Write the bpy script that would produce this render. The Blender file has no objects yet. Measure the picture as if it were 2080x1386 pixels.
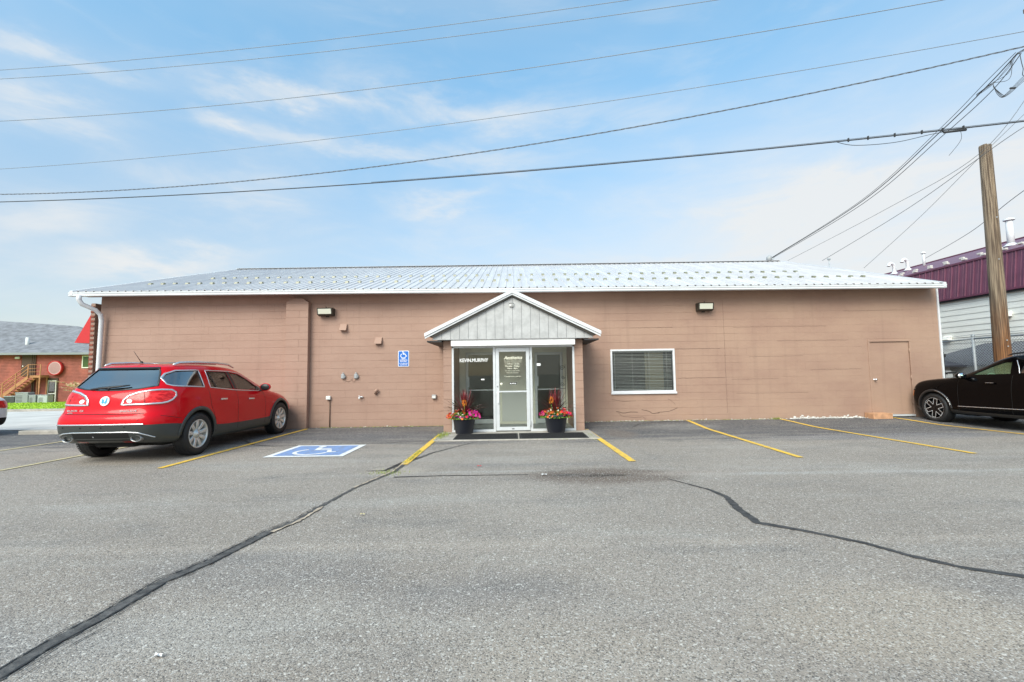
import bpy, bmesh, math, random
from mathutils import Vector, Matrix, noise
from mathutils.bvhtree import BVHTree
from math import radians as R, sin, cos, pi
random.seed(7)
S = bpy.context.scene
COL = S.collection

# ---------------------------------------------------------------- camera
# sky constants
STREAKS = [(-0.894, 0.466, -0.699, 0.482, 0.0113, 0.8), (-0.613, 0.503, -0.339, 0.535, 0.0113, 0.9), (-0.407, 0.524, 0.03, 0.54, 0.0208, 1.0), (-0.899, 0.393, -0.709, 0.408, 0.0173, 0.9), (-0.627, 0.457, -0.531, 0.435, 0.0087, 0.6), (-0.556, 0.443, -0.214, 0.467, 0.0121, 0.7), (-0.318, 0.466, 0.073, 0.439, 0.0139, 0.6), (-0.719, 0.343, -0.433, 0.357, 0.0242, 0.7), (-0.256, 0.342, -0.062, 0.381, 0.0095, 0.7), (-0.768, 0.185, -0.534, 0.22, 0.0147, 1.1), (-0.882, 0.228, -0.735, 0.273, 0.019, 0.7), (0.123, 0.253, 0.895, 0.299, 0.0606, 0.44000000000000006), (0.476, 0.333, 0.871, 0.288, 0.0346, 0.4), (-0.149, 0.537, 0.392, 0.51, 0.019, 0.45), (0.47, 0.223, 0.909, 0.182, 0.0779, 0.44000000000000006)]
CLOUD = (3.3, 3.35, 3.35)
EXPOSURE = 1.38
cd = bpy.data.cameras.new('camera'); cam = bpy.data.objects.new('camera', cd); COL.objects.link(cam)
cd.sensor_width = 36; cd.lens = 924 / 2080 * 36; cd.clip_start = .05; cd.clip_end = 1500
cam.matrix_world = Matrix.Translation((0, 0, 1.42)) @ Matrix.Rotation(pi/2 + math.atan(66/924), 4, 'X') @ Matrix.Rotation(-0.015, 4, 'Z')
S.camera = cam

# ---------------------------------------------------------------- node helpers
class NT:
    def __init__(s, tree): s.t = tree; s.n = tree.nodes; s.l = tree.links
    def new(s, typ, **kw):
        n = s.n.new(typ)
        for k, v in kw.items(): setattr(n, k, v)
        return n
    def put(s, sock, v):
        if v is None: return
        if isinstance(v, bpy.types.NodeSocket): s.l.new(v, sock)
        elif isinstance(v, (tuple, list)) and sock.type == 'RGBA' and len(v) == 3: sock.default_value = (*v, 1)
        else: sock.default_value = v
    def m(s, op, a, b=None, c=None, clamp=False):
        n = s.new('ShaderNodeMath', operation=op, use_clamp=clamp)
        s.put(n.inputs[0], a)
        if b is not None: s.put(n.inputs[1], b)
        if c is not None: s.put(n.inputs[2], c)
        return n.outputs[0]
    def mix(s, f, a, b, blend='MIX'):
        n = s.new('ShaderNodeMix', data_type='RGBA', blend_type=blend)
        s.put(n.inputs[0], f); s.put(n.inputs[6], a); s.put(n.inputs[7], b); return n.outputs[2]
    def ramp(s, v, lo, hi, a=0., b=1.):
        n = s.new('ShaderNodeMapRange'); n.interpolation_type = 'SMOOTHSTEP'
        s.put(n.inputs[0], v); s.put(n.inputs[1], lo); s.put(n.inputs[2], hi); s.put(n.inputs[3], a); s.put(n.inputs[4], b); return n.outputs[0]
    def noise(s, vec, scale, detail=3, rough=.55, dist=0):
        n = s.new('ShaderNodeTexNoise'); s.put(n.inputs['Vector'], vec); n.inputs['Scale'].default_value = scale
        n.inputs['Detail'].default_value = detail; n.inputs['Roughness'].default_value = rough; n.inputs['Distortion'].default_value = dist
        return n.outputs[0]
    def mapv(s, vec, scale=(1,1,1), loc=(0,0,0), rot=(0,0,0)):
        n = s.new('ShaderNodeMapping'); s.put(n.inputs[0], vec); n.inputs[1].default_value = loc; n.inputs[2].default_value = rot; n.inputs[3].default_value = scale
        return n.outputs[0]
    def voro(s, vec, scale, out='Distance', feature='F1'):
        n = s.new('ShaderNodeTexVoronoi', feature=feature); s.put(n.inputs['Vector'], vec); n.inputs['Scale'].default_value = scale
        return n.outputs[out]
    def xyz(s, vec):
        n = s.new('ShaderNodeSeparateXYZ'); s.put(n.inputs[0], vec); return n.outputs
    def bump(s, h, strength=.3, dist=.01):
        n = s.new('ShaderNodeBump'); s.put(n.inputs['Height'], h); n.inputs['Strength'].default_value = strength; n.inputs['Distance'].default_value = dist
        return n.outputs[0]

MATS = {}
def mat(name, col=(.5,.5,.5), rough=.6, metal=0, coat=0, var=.0, vscale=3., bumps=0., bscale=60, bdist=.004, spec=.5, fn=None, emit=None):
    m = bpy.data.materials.new(name); m.use_nodes = True; t = NT(m.node_tree)
    p = m.node_tree.nodes['Principled BSDF']
    p.inputs['Base Color'].default_value = (*col, 1); p.inputs['Roughness'].default_value = rough
    p.inputs['Metallic'].default_value = metal; p.inputs['Coat Weight'].default_value = coat; p.inputs['Coat Roughness'].default_value = .04
    p.inputs['Specular IOR Level'].default_value = spec
    if var or bumps:
        pos = t.new('ShaderNodeNewGeometry').outputs['Position']
        if var:
            f = t.ramp(t.noise(pos, vscale, 5, .6), .3, .7)
            a = tuple(c*(1-var) for c in col); b = tuple(min(1, c*(1+var)) for c in col)
            t.put(p.inputs['Base Color'], t.mix(f, a, b))
        if bumps: t.put(p.inputs['Normal'], t.bump(t.noise(pos, bscale, 4), bumps, bdist))
    if fn: fn(t, p)
    MATS[name] = m; return m

# ---------------------------------------------------------------- world, sun, exposure
w = bpy.data.worlds.new('World'); S.world = w; w.use_nodes = True
t = NT(w.node_tree); bg = w.node_tree.nodes['Background']
SUN_EL, SUN_AZ = R(40), R(206)       # azimuth clockwise from +Y: behind the viewer, a little to the left
sky = t.new('ShaderNodeTexSky', sky_type='NISHITA'); sky.sun_disc = False; sky.sun_elevation = SUN_EL; sky.sun_rotation = SUN_AZ
sky.air_density = 1.0; sky.dust_density = 1.2; sky.ozone_density = 1.0
g = t.new('ShaderNodeTexCoord').outputs['Generated']
x, y, z = t.xyz(g)
az = t.m('ARCTAN2', x, y); el = t.m('ARCSINE', t.m('MINIMUM', t.m('MAXIMUM', z, -.99), .99))
n1 = t.noise(t.mapv(g, (2.2, 2.2, 7), rot=(0, .12, 0)), 2.2, 6, .62, .5)
n2 = t.noise(t.mapv(g, (1.2, 1.2, 3.2)), 1.3, 4, .55, .8)
cir = t.m('MULTIPLY', t.ramp(n1, .45, .85), .22)
veil = t.m('MULTIPLY', t.ramp(n2, .3, .8, .05), .26)
warp = t.m('MULTIPLY', t.m('SUBTRACT', t.noise(t.mapv(g, (3, 3, 9)), 2.5, 5, .6), .5), .11)
el2 = t.m('ADD', el, warp)
acc = t.m('ADD', cir, veil)
# long streaks of high cloud: (azimuth, elevation) of both ends, half thickness, strength
for (a0, e0, a1, e1, th, k) in STREAKS:
    L = math.hypot(a1-a0, e1-e0); ux, uy = (a1-a0)/L, (e1-e0)/L; cx, cy = (a0+a1)/2, (e0+e1)/2
    dx = t.m('SUBTRACT', az, cx); dy = t.m('SUBTRACT', el2, cy)
    s_ = t.m('DIVIDE', t.m('ADD', t.m('MULTIPLY', dx, ux), t.m('MULTIPLY', dy, uy)), L*.55)
    v_ = t.m('DIVIDE', t.m('SUBTRACT', t.m('MULTIPLY', dy, ux), t.m('MULTIPLY', dx, uy)), th*1.5)
    q = t.m('ADD', t.m('POWER', t.m('ABSOLUTE', s_), 3.), t.m('MULTIPLY', v_, v_))
    acc = t.m('ADD', acc, t.m('MULTIPLY', t.m('POWER', 2.718, t.m('MULTIPLY', q, -1)), t.m('MULTIPLY', t.m('ADD', t.ramp(n1, .3, .62), .6), k*.36)))
low = t.m('MULTIPLY', t.ramp(el, .6, .0), .35)                 # paler towards the horizon
east = t.m('MULTIPLY', t.ramp(az, -.3, 1.2), t.ramp(el, .75, .1, .0, .5))
f = t.m('ADD', t.m('ADD', acc, low), east, clamp=True)
f = t.m('MULTIPLY', f, .93)
SKYK = 1.3
kel = t.ramp(el, 0., .75)
skyc = t.mix(1., sky.outputs[0], t.mix(kel, (SKYK*.46, SKYK*.46, SKYK*.46), (SKYK*.76, SKYK*1.06, SKYK*.98)), 'MULTIPLY')
t.put(bg.inputs[0], t.mix(f, skyc, CLOUD))
bg.inputs[1].default_value = .1
sl = bpy.data.lights.new('sun', 'SUN'); sl.energy = 1.5; sl.angle = R(40); sl.color = (1, .91, .80)
so = bpy.data.objects.new('sun', sl); COL.objects.link(so)
d = Vector((sin(SUN_AZ)*cos(SUN_EL), cos(SUN_AZ)*cos(SUN_EL), sin(SUN_EL)))
so.rotation_euler = d.to_track_quat('Z', 'Y').to_euler(); so.location = d*60
S.view_settings.view_transform = 'Standard'; S.view_settings.look = 'None'; S.view_settings.exposure = EXPOSURE
S.view_settings.gamma = 1; S.view_settings.use_curve_mapping = False
S.cycles.max_bounces = 8; S.cycles.transparent_max_bounces = 24; S.cycles.use_denoising = True

# ---------------------------------------------------------------- mesh helpers
def tag(o, label=None, cat=None, group=None, kind=None):
    if label: o['label'] = label
    if cat: o['category'] = cat
    if group: o['group'] = group
    if kind: o['kind'] = kind
    return o
def link(name, me, m=None, parent=None, loc=None):
    o = bpy.data.objects.new(name, me); COL.objects.link(o)
    if m and me is not None and not me.materials:
        for q in (m if isinstance(m, (list, tuple)) else [m]): me.materials.append(q)
    if parent: o.parent = parent
    if loc: o.location = loc
    return o
def empty(name, loc=(0,0,0), rz=0, parent=None):
    o = bpy.data.objects.new(name, None); COL.objects.link(o); o.location = loc; o.rotation_euler = (0, 0, rz); o.empty_display_size = .1
    if parent: o.parent = parent
    return o
class MB:
    def __init__(s): s.v = []; s.f = []; s.mi = []; s.cur = 0; s.sm = []
    def add(s, vs, fs, smooth=False):
        b = len(s.v); s.v += [tuple(v) for v in vs]
        for f in fs: s.f.append([b+i for i in f]); s.mi.append(s.cur); s.sm.append(smooth)
        return s
    def box(s, x0, x1, y0, y1, z0, z1, c=0):
        if c <= 0:
            vs = [(x,y,z) for z in (z0,z1) for y in (y0,y1) for x in (x0,x1)]
            return s.add(vs, [(0,2,3,1),(4,5,7,6),(0,1,5,4),(2,6,7,3),(0,4,6,2),(1,3,7,5)])
        vs = []; idx = {}                     # chamfered box, 24 vertices
        X, Y, Z = (x0,x1), (y0,y1), (z0,z1)
        def ins(v, i, lohi): return v[i] + (c if i == 0 else -c)
        for a in range(2):
            for b in range(2):
                for d in range(2):
                    for ax in range(3):
                        p = [X[a] if ax == 0 else ins(X,a,0), Y[b] if ax == 1 else ins(Y,b,0), Z[d] if ax == 2 else ins(Z,d,0)]
                        idx[(a,b,d,ax)] = len(vs); vs.append(p)
        fs = []
        for ax in range(3):
            o1, o2 = [i for i in range(3) if i != ax]
            for sgn in range(2):
                q = []
                for u, v in ((0,0),(1,0),(1,1),(0,1)):
                    k = [0,0,0]; k[ax] = sgn; k[o1] = u; k[o2] = v; q.append(idx[(*k, ax)])
                fs.append(q)
        for ax in range(3):                  # edge chamfers along axis ax
            o1, o2 = [i for i in range(3) if i != ax]
            for u in range(2):
                for v in range(2):
                    k0 = [0,0,0]; k0[o1] = u; k0[o2] = v; k1 = list(k0); k1[ax] = 1
                    fs.append([idx[(*k0,o1)], idx[(*k0,o2)], idx[(*k1,o2)], idx[(*k1,o1)]])
        for a in range(2):
            for b in range(2):
                for d in range(2): fs.append([idx[(a,b,d,0)], idx[(a,b,d,1)], idx[(a,b,d,2)]])
        cx, cy, cz = (x0+x1)/2, (y0+y1)/2, (z0+z1)/2; out = []
        for f in fs:
            p = [Vector(vs[i]) for i in f]; nrm = (p[1]-p[0]).cross(p[2]-p[0]); ce = sum(p, Vector())/len(p) - Vector((cx,cy,cz))
            out.append(f if nrm.dot(ce) > 0 else f[::-1])
        return s.add(vs, out)
    def prism(s, poly, ax, lo, hi):
        """poly: 2D points; extruded along axis ax from lo to hi."""
        def P(u, v, w): return (w,u,v) if ax == 0 else (u,w,v) if ax == 1 else (u,v,w)
        n = len(poly); vs = [P(u,v,lo) for u,v in poly] + [P(u,v,hi) for u,v in poly]
        fs = [list(range(n))[::-1], list(range(n, 2*n))] + [(i,(i+1)%n,n+(i+1)%n,n+i) for i in range(n)]
        return s.add(vs, fs)
    def tube(s, pts, r, n=6, cap=True, smooth=True):
        pts = [Vector(p) for p in pts]; rs = r if isinstance(r, (list, tuple)) else [r]*len(pts); vs = []; up = None
        for i, p in enumerate(pts):
            d = (pts[min(i+1, len(pts)-1)] - pts[max(i-1, 0)]).normalized()
            if up is None: up = Vector((0,0,1)) if abs(d.z) < .9 else Vector((1,0,0))
            a = d.cross(up).normalized(); b = a.cross(d).normalized(); up = b
            vs += [p + (a*cos(2*pi*k/n) + b*sin(2*pi*k/n))*rs[i] for k in range(n)]
        fs = [(i*n+k, i*n+(k+1)%n, (i+1)*n+(k+1)%n, (i+1)*n+k) for i in range(len(pts)-1) for k in range(n)]
        if cap: fs += [list(range(n))[::-1], [(len(pts)-1)*n+k for k in range(n)]]
        return s.add(vs, fs, smooth)
    def lathe(s, prof, axis='z', c=(0,0,0), n=24, smooth=True):
        """prof: (radius, along) pairs, revolved about the axis through c."""
        vs = []
        for r_, h in prof:
            for k in range(n):
                a = 2*pi*k/n; u, v = r_*cos(a), r_*sin(a)
                vs.append((c[0]+u, c[1]+v, c[2]+h) if axis == 'z' else (c[0]+h, c[1]+u, c[2]+v) if axis == 'x' else (c[0]+u, c[1]+h, c[2]+v))
        fs = [(i*n+k, i*n+(k+1)%n, (i+1)*n+(k+1)%n, (i+1)*n+k) for i in range(len(prof)-1) for k in range(n)]
        return s.add(vs, fs, smooth)
    def me(s, name='mesh', mats=None, fix=False):
        me = bpy.data.meshes.new(name); me.from_pydata(s.v, [], s.f); me.polygons.foreach_set('material_index', s.mi)
        me.polygons.foreach_set('use_smooth', s.sm); me.update()
        if fix:
            bm = bmesh.new(); bm.from_mesh(me); bmesh.ops.recalc_face_normals(bm, faces=bm.faces); bm.to_mesh(me); bm.free()
        for q in (mats or []): me.materials.append(q)
        return me
    def obj(s, name, m, parent=None, loc=None, fix=False): return link(name, s.me(name, fix=fix), m, parent, loc)
def text_mesh(txt, size, name='lettering', shear=0, bold=0, align='CENTER', depth=.001, width=None, height=None):
    cu = bpy.data.curves.new(name, 'FONT'); cu.body = txt; cu.size = size; cu.shear = shear; cu.offset = bold; cu.align_x = align; cu.extrude = depth; cu.resolution_u = 3
    o = bpy.data.objects.new(name, cu); COL.objects.link(o); dg = bpy.context.evaluated_depsgraph_get()
    me = bpy.data.meshes.new_from_object(o.evaluated_get(dg)); bpy.data.objects.remove(o); bpy.data.curves.remove(cu)
    xs = [v.co.x for v in me.vertices]; ys = [v.co.y for v in me.vertices]
    if width:
        k = width/(max(xs)-min(xs)); kz = (height/(max(ys)-min(ys))) if height else k; c = (max(xs)+min(xs))/2
        for v in me.vertices: v.co.x = (v.co.x-c)*k; v.co.y = (v.co.y-min(ys))*kz
    for v in me.vertices: v.co = (v.co.x, -v.co.z, v.co.y)     # stands upright, faces -Y
    me.materials.clear(); return me
def sm(a, b, x):
    q = min(1, max(0, (x-a)/(b-a))); return q*q*(3-2*q)
def gz(x, y):
    """height of the ground"""
    z = .058*sm(11.0, 12.7, y)*sm(.8, 2.6, x)
    if y > 13 and x < 5: z -= .0215*(y-13)*sm(5, 0, x)
    return z
# ================================================================ materials
def asphalt_fn(t, p):
    pos = t.new('ShaderNodeNewGeometry').outputs['Position']
    x, y, z = t.xyz(pos)
    wn = t.noise(pos, 1.6, 5, .6); wn2 = t.noise(t.mapv(pos, (.5, 3, 1)), 1.1, 5, .6)
    def spot(cx, cy, rx, ry, lo=1.15, hi=.55, amp=.7):
        a = t.m('DIVIDE', t.m('SUBTRACT', x, cx), rx); b = t.m('DIVIDE', t.m('SUBTRACT', y, cy), ry)
        d = t.m('SQRT', t.m('ADD', t.m('MULTIPLY', a, a), t.m('MULTIPLY', b, b)))
        d = t.m('ADD', d, t.m('MULTIPLY', t.m('SUBTRACT', wn, .5), amp))
        return t.ramp(d, lo, hi)
    big = t.noise(pos, .33, 4, .55)
    base = t.mix(t.ramp(big, .35, .68), (.280, .238, .200), (.336, .290, .246))
    med = t.noise(t.mapv(pos, (.35, 1, 1)), 1.5, 6, .65)
    base = t.mix(t.m('MULTIPLY', t.ramp(med, .48, .72), .42), base, (.15, .145, .142))
    lt = t.noise(t.mapv(pos, (.25, 1.1, 1), loc=(7, 3, 0)), 1.1, 6, .6)
    base = t.mix(t.m('MULTIPLY', t.ramp(lt, .5, .7), .4), base, (.40, .375, .34))
    trk = t.noise(t.mapv(pos, (3.2, .22, 1), rot=(0, 0, .5)), 1.0, 5, .6)
    base = t.mix(t.m('MULTIPLY', t.ramp(trk, .55, .75), .22), base, (.17, .165, .16))
    # newer, darker apron along the wall
    apr = t.ramp(t.m('ADD', y, t.m('MULTIPLY', t.m('SUBTRACT', wn2, .5), 3.2)), 8.9, 10.5)
    apr = t.m('MULTIPLY', apr, t.ramp(t.noise(t.mapv(pos, (.6, 2.2, 1)), 1.3, 5), .25, .6, .6, 1.))
    base = t.mix(t.m('MULTIPLY', apr, .92), base, (.072, .072, .080))
    # bluish sealed patches
    for a in ((-1.9, 3.45, 1.2, .5), (3.6, 3.0, .9, .5), (-.2, 3.1, .8, .3), (-3.2, 2.5, 1.2, .5), (-3.4, 10.9, 2.4, .8)):
        base = t.mix(t.m('MULTIPLY', spot(*a, 1.3, .3, 1.6), .3), base, (.135, .133, .142))
    # dusty joint lines running along the building
    def band(y0, hw, x0, x1, k, col, base):
        q = t.m('ABSOLUTE', t.m('SUBTRACT', t.m('ADD', y, t.m('MULTIPLY', t.m('SUBTRACT', wn2, .5), hw*1.6)), y0))
        mk = t.m('MULTIPLY', t.m('MULTIPLY', t.ramp(q, hw, 0), t.ramp(x, x0, x0+.8)), t.ramp(x, x1, x1-.8))
        mk = t.m('MULTIPLY', mk, t.ramp(t.noise(t.mapv(pos, (.8, .8, 1)), 1.2, 4), .3, .6, .35, 1))
        return t.mix(t.m('MULTIPLY', mk, k), base, col)
    base = band(3.9, .16, -6, 9, .5, (.40, .34, .285), base)
    base = band(6.38, .14, 1.2, 16, .55, (.44, .42, .39), base)
    base = band(7.9, .05, -1.6, 1.9, .45, (.4, .39, .37), base)
    base = band(8.7, .04, -1.4, 3, .35, (.4, .39, .37), base)
    base = band(7.2, .3, -1.4, 2.2, .4, (.15, .15, .155), base)
    base = band(6.75, .12, -2.0, 2.6, .5, (.42, .40, .37), base)
    for a, k, c in (((1.25, 6.4, 1.25, .52), .8, (.13, .09, .065)), ((.95, 6.42, .62, .17), .6, (.09, .07, .058)), ((1.28, 6.38, .42, .085), .9, (.035, .020, .010)), ((.72, 6.45, .22, .035), .95, (.012, .011, .010)), ((-4.1, 10.4, .3, .16), .5, (.05, .05, .05)), ((3.3, 9.4, .22, .14), .4, (.09, .085, .08)), ((6.1, 9.9, .3, .15), .35, (.09, .085, .08)), ((-3.4, 6.6, .2, .12), .3, (.1, .1, .1)), ((5.2, 4.9, .2, .1), .25, (.12, .11, .1)),
                    ((2.5, 6.45, .8, .17), .6, (.34, .28, .235)), ((2.45, 10.6, .42, .75), .75, (.15, .115, .095)), ((-1.75, 6.9, .55, .34), .6, (.42, .36, .29)),
                    ((2.2, 2.7, .9, .5), .33, (.45, .37, .28)), ((.3, 2.35, .8, .4), .2, (.43, .36, .28)), ((4.3, 11.6, 1.1, .5), .35, (.25,.24,.23)), ((-1.2, 11.2, .8, .25), .4, (.2, .17, .14)), ((8, 9.6, 3, .5), .3, (.2, .2, .225))):
        base = t.mix(t.m('MULTIPLY', spot(*a), k), base, c)
    # aggregate
    vc = t.new('ShaderNodeTexVoronoi', feature='F1'); t.put(vc.inputs['Vector'], pos); vc.inputs['Scale'].default_value = 140
    r_ = t.xyz(vc.outputs['Color'])[0]
    vb = t.new('ShaderNodeTexVoronoi', feature='F1'); t.put(vb.inputs['Vector'], pos); vb.inputs['Scale'].default_value = 80
    rb = t.xyz(vb.outputs['Color'])[1]
    base = t.mix(t.m('MULTIPLY', t.ramp(r_, .35, .0), .70), base, (.035, .035, .037))
    base = t.mix(t.m('MULTIPLY', t.ramp(r_, .76, 1.), .54), base, (.62, .59, .55))
    base = t.mix(t.m('MULTIPLY', t.ramp(rb, .95, 1.), .6), base, (.72, .68, .62))
    base = t.mix(t.m('MULTIPLY', t.ramp(t.noise(pos, 34, 3, .7), .55, .75), .35), base, (.07, .07, .072))
    # hairline cracks
    cr = t.voro(t.new_warp(pos), .55, feature='DISTANCE_TO_EDGE') if hasattr(t, 'new_warp') else None
    t.put(p.inputs['Base Color'], base); p.inputs['Roughness'].default_value = .82; p.inputs['Specular IOR Level'].default_value = .35
    h = t.m('ADD', t.m('MULTIPLY', vc.outputs['Distance'], -1), t.m('MULTIPLY', t.noise(pos, 26, 4), .8))
    t.put(p.inputs['Normal'], t.bump(h, .55, .006))
def paint_line(col, wear=.5, under=(.2,.195,.19)):
    def fn(t, p):
        pos = t.new('ShaderNodeNewGeometry').outputs['Position']
        a = t.noise(pos, 9, 6, .7); b = t.voro(pos, 70)
        f = t.ramp(t.m('ADD', a, t.m('MULTIPLY', b, .25)), .62-.1*wear, .78)
        c = t.mix(t.m('MULTIPLY', f, wear), col, under)
        c = t.mix(t.m('MULTIPLY', t.ramp(t.noise(pos, 60, 3), .5, .8), .35), c, under)
        t.put(p.inputs['Base Color'], c); t.put(p.inputs['Normal'], t.bump(t.noise(pos, 90, 3), .4, .005))
    return fn
def wall_fn(t, p):
    pos = t.new('ShaderNodeNewGeometry').outputs['Position']
    x, y, z = t.xyz(pos)
    a = t.mix(t.ramp(x, -9, 7), (.368, .236, .184), (.378, .248, .182))
    a = t.mix(t.m('MULTIPLY', t.ramp(t.noise(t.mapv(pos, (.8, .8, 1.4)), .9, 6, .6), .35, .7), .7), a, (.312, .192, .146))
    a = t.mix(t.m('MULTIPLY', t.ramp(t.noise(t.mapv(pos, (5, 5, .25)), 1.2, 4, .6), .52, .75), .32), a, (.26, .165, .125))    # rain streaks
    a = t.mix(t.m('MULTIPLY', t.ramp(t.m('ADD', z, t.m('MULTIPLY', t.noise(pos, 3, 4), .25)), .32, .08), .35), a, (.24, .165, .125))  # splash dirt
    t.put(p.inputs['Base Color'], a)
    h = t.m('ADD', t.noise(pos, 55, 4, .6), t.m('MULTIPLY', t.noise(t.mapv(pos, (1, 1, 2.5)), 6, 4), 2.0))
    t.put(p.inputs['Normal'], t.bump(h, .35, .006))
mat('asphalt', fn=asphalt_fn)
mat('wall_paint', rough=.62, fn=wall_fn, spec=.35)
mat('yellow_paint', rough=.7, fn=paint_line((.86, .53, .05), .5))
mat('pale_yellow_paint', rough=.7, fn=paint_line((.62, .52, .28), .6))
mat('white_paint', rough=.7, fn=paint_line((.8, .8, .79), .3))
mat('blue_paint', rough=.7, fn=paint_line((.19, .31, .58), .55))
mat('tar', (.030, .029, .028), .6, var=.5, vscale=9, bumps=.6, bscale=30, bdist=.01); mat('old_tar', (.082, .077, .072), .7, var=.45, vscale=12, bumps=.9, bscale=35, bdist=.012)
mat('sand', (.42, .34, .26), .9, var=.3, vscale=14, bumps=.6, bscale=80)
mat('concrete', (.36, .33, .29), .85, var=.2, vscale=4, bumps=.4, bscale=70)
mat('street', (.54, .52, .49), .85, var=.16, vscale=.5, bumps=.4, bscale=50)
mat('white_metal', (.66, .67, .69), .38, spec=.5, var=.05, vscale=5)
mat('gutter_metal', (.62, .64, .66), .4, var=.06, vscale=4)
def roof_fn(t, p):
    pos = t.new('ShaderNodeNewGeometry').outputs['Position']
    c = t.mix(t.ramp(t.noise(t.mapv(pos, (2.5, .25, 1)), 1.6, 4), .35, .75), (.60, .57, .56), (.72, .69, .675))
    c = t.mix(t.m('MULTIPLY', t.ramp(t.noise(pos, 1.2, 5), .55, .8), .3), c, (.52, .52, .53))
    t.put(p.inputs['Base Color'], c)
mat('roof_metal', (.7, .7, .72), .3, metal=.15, fn=roof_fn)
mat('dark_trim', (.03, .03, .032), .6)
mat('aluminium', (.62, .64, .66), .36, metal=.25, var=.05, vscale=6)
mat('grey_board', (.43, .43, .43), .6, var=.12, vscale=6)
mat('rubber_mat', (.012, .012, .013), .9, bumps=.8, bscale=120, bdist=.006)
mat('snow_guard', (.20, .20, .13), .35, spec=.6)
mat('black_plastic', (.016, .016, .018), .45)
mat('rubber', (.018, .018, .019), .7, bumps=.2, bscale=60)
mat('bronze_lamp', (.035, .03, .022), .5)
mat('lamp_glass', (.62, .62, .52), .22, spec=.6)
mat('plastic_grey', (.34, .35, .36), .5)
mat('plastic_white', (.7, .7, .68), .45)
mat('cream', (.84, .81, .70), .8, var=.06)
mat('interior_dark', (.055, .06, .05), .8)
mat('interior_olive', (.48, .47, .34), .8)
mat('room_wall', (.22, .23, .22), .85)
mat('tan_curtain', (.50, .44, .30), .85)
mat('blind', (.66, .66, .62), .5)
mat('flaking', (.72, .70, .66), .85)
mat('brick_red', (.22, .055, .032), .8, var=.3, vscale=9, bumps=.4, bscale=50)
mat('mortar', (.30, .20, .16), .9)
mat('awning', (.52, .015, .018), .6)
mat('shingle', (.20, .205, .22), .9, var=.25, vscale=2.2, bumps=.6, bscale=12, bdist=.03)
mat('red_siding', (.33, .085, .055), .7, var=.22, vscale=1.6)
mat('brown_trim', (.09, .05, .032), .7)
mat('stair_wood', (.44, .20, .09), .7, var=.15)
mat('sign_red', (.5, .02, .02), .45)
mat('sign_face', (.72, .50, .48), .6)
mat('sign_print', (.45, .22, .22), .6)
mat('ac_grey', (.26, .275, .29), .55)
mat('ac_dark', (.05, .055, .06), .6)
mat('maroon', (.155, .048, .085), .42, var=.12, vscale=2)
mat('white_siding', (.88, .87, .81), .6, var=.05, vscale=1)
mat('galvanised', (.42, .45, .47), .5, metal=.15, var=.1, vscale=8)
mat('cable', (.035, .037, .04), .6)
mat('cable_grey', (.12, .125, .13), .6)
mat('cable_pale', (.22, .25, .28), .6)
mat('chrome', (.8, .8, .82), .12, metal=1.)
mat('sign_blue', (.01, .14, .52), .4)
mat('print_white', (.82, .82, .82), .5)
mat('print_cream', (.78, .76, .62), .5)
mat('terracotta', (.52, .27, .14), .8, var=.15)
def wood_fn(t, p):
    co = t.new('ShaderNodeTexCoord').outputs['Object']; x, y, z = t.xyz(co)
    gr = t.noise(t.mapv(co, (22, 22, .5)), 1.4, 6, .65)
    warm = t.mix(t.ramp(gr, .35, .65), (.30, .135, .05), (.085, .036, .016)); grey = t.mix(t.ramp(gr, .35, .62), (.34, .26, .18), (.09, .06, .04))
    low_ = t.ramp(t.m('ADD', z, t.m('MULTIPLY', t.noise(t.mapv(co, (3, 3, .6)), 1.5, 4), 2.4)), 4.6, 3.0)
    c = t.mix(low_, grey, warm)
    kn = t.voro(t.mapv(co, (1, 1, .55)), 2.3); c = t.mix(t.ramp(kn, .09, .03), c, (.03, .018, .01))
    t.put(p.inputs['Base Color'], c); t.put(p.inputs['Normal'], t.bump(gr, .8, .02))
mat('weathered_wood', rough=.85, fn=wood_fn)
def glass_mat(name, tint=(.9, .95, .92), gloss=.0, rough=.01):
    m = bpy.data.materials.new(name); m.use_nodes = True; t = NT(m.node_tree); t.n.clear()
    o = t.new('ShaderNodeOutputMaterial'); tr = t.new('ShaderNodeBsdfTransparent'); gl = t.new('ShaderNodeBsdfGlossy'); mx = t.new('ShaderNodeMixShader')
    fr = t.new('ShaderNodeFresnel'); fr.inputs[0].default_value = 1.5
    t.put(tr.inputs[0], tint); gl.inputs['Roughness'].default_value = rough; gl.inputs[0].default_value = (1, 1, 1, 1)
    t.put(mx.inputs[0], t.m('ADD', t.m('MULTIPLY', fr.outputs[0], .5), gloss, clamp=True)); t.l.new(tr.outputs[0], mx.inputs[1]); t.l.new(gl.outputs[0], mx.inputs[2]); t.l.new(mx.outputs[0], o.inputs[0])
    MATS[name] = m; return m
glass_mat('clear_glass', (.93, .95, .93), .0); glass_mat('window_glass', (.86, .88, .88), .01)
glass_mat('tinted_glass', (.42, .44, .45), .05); glass_mat('dark_tint', (.16, .17, .18), .26); glass_mat('green_glass', (.66, .93, .80), .0)
M = MATS

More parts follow.
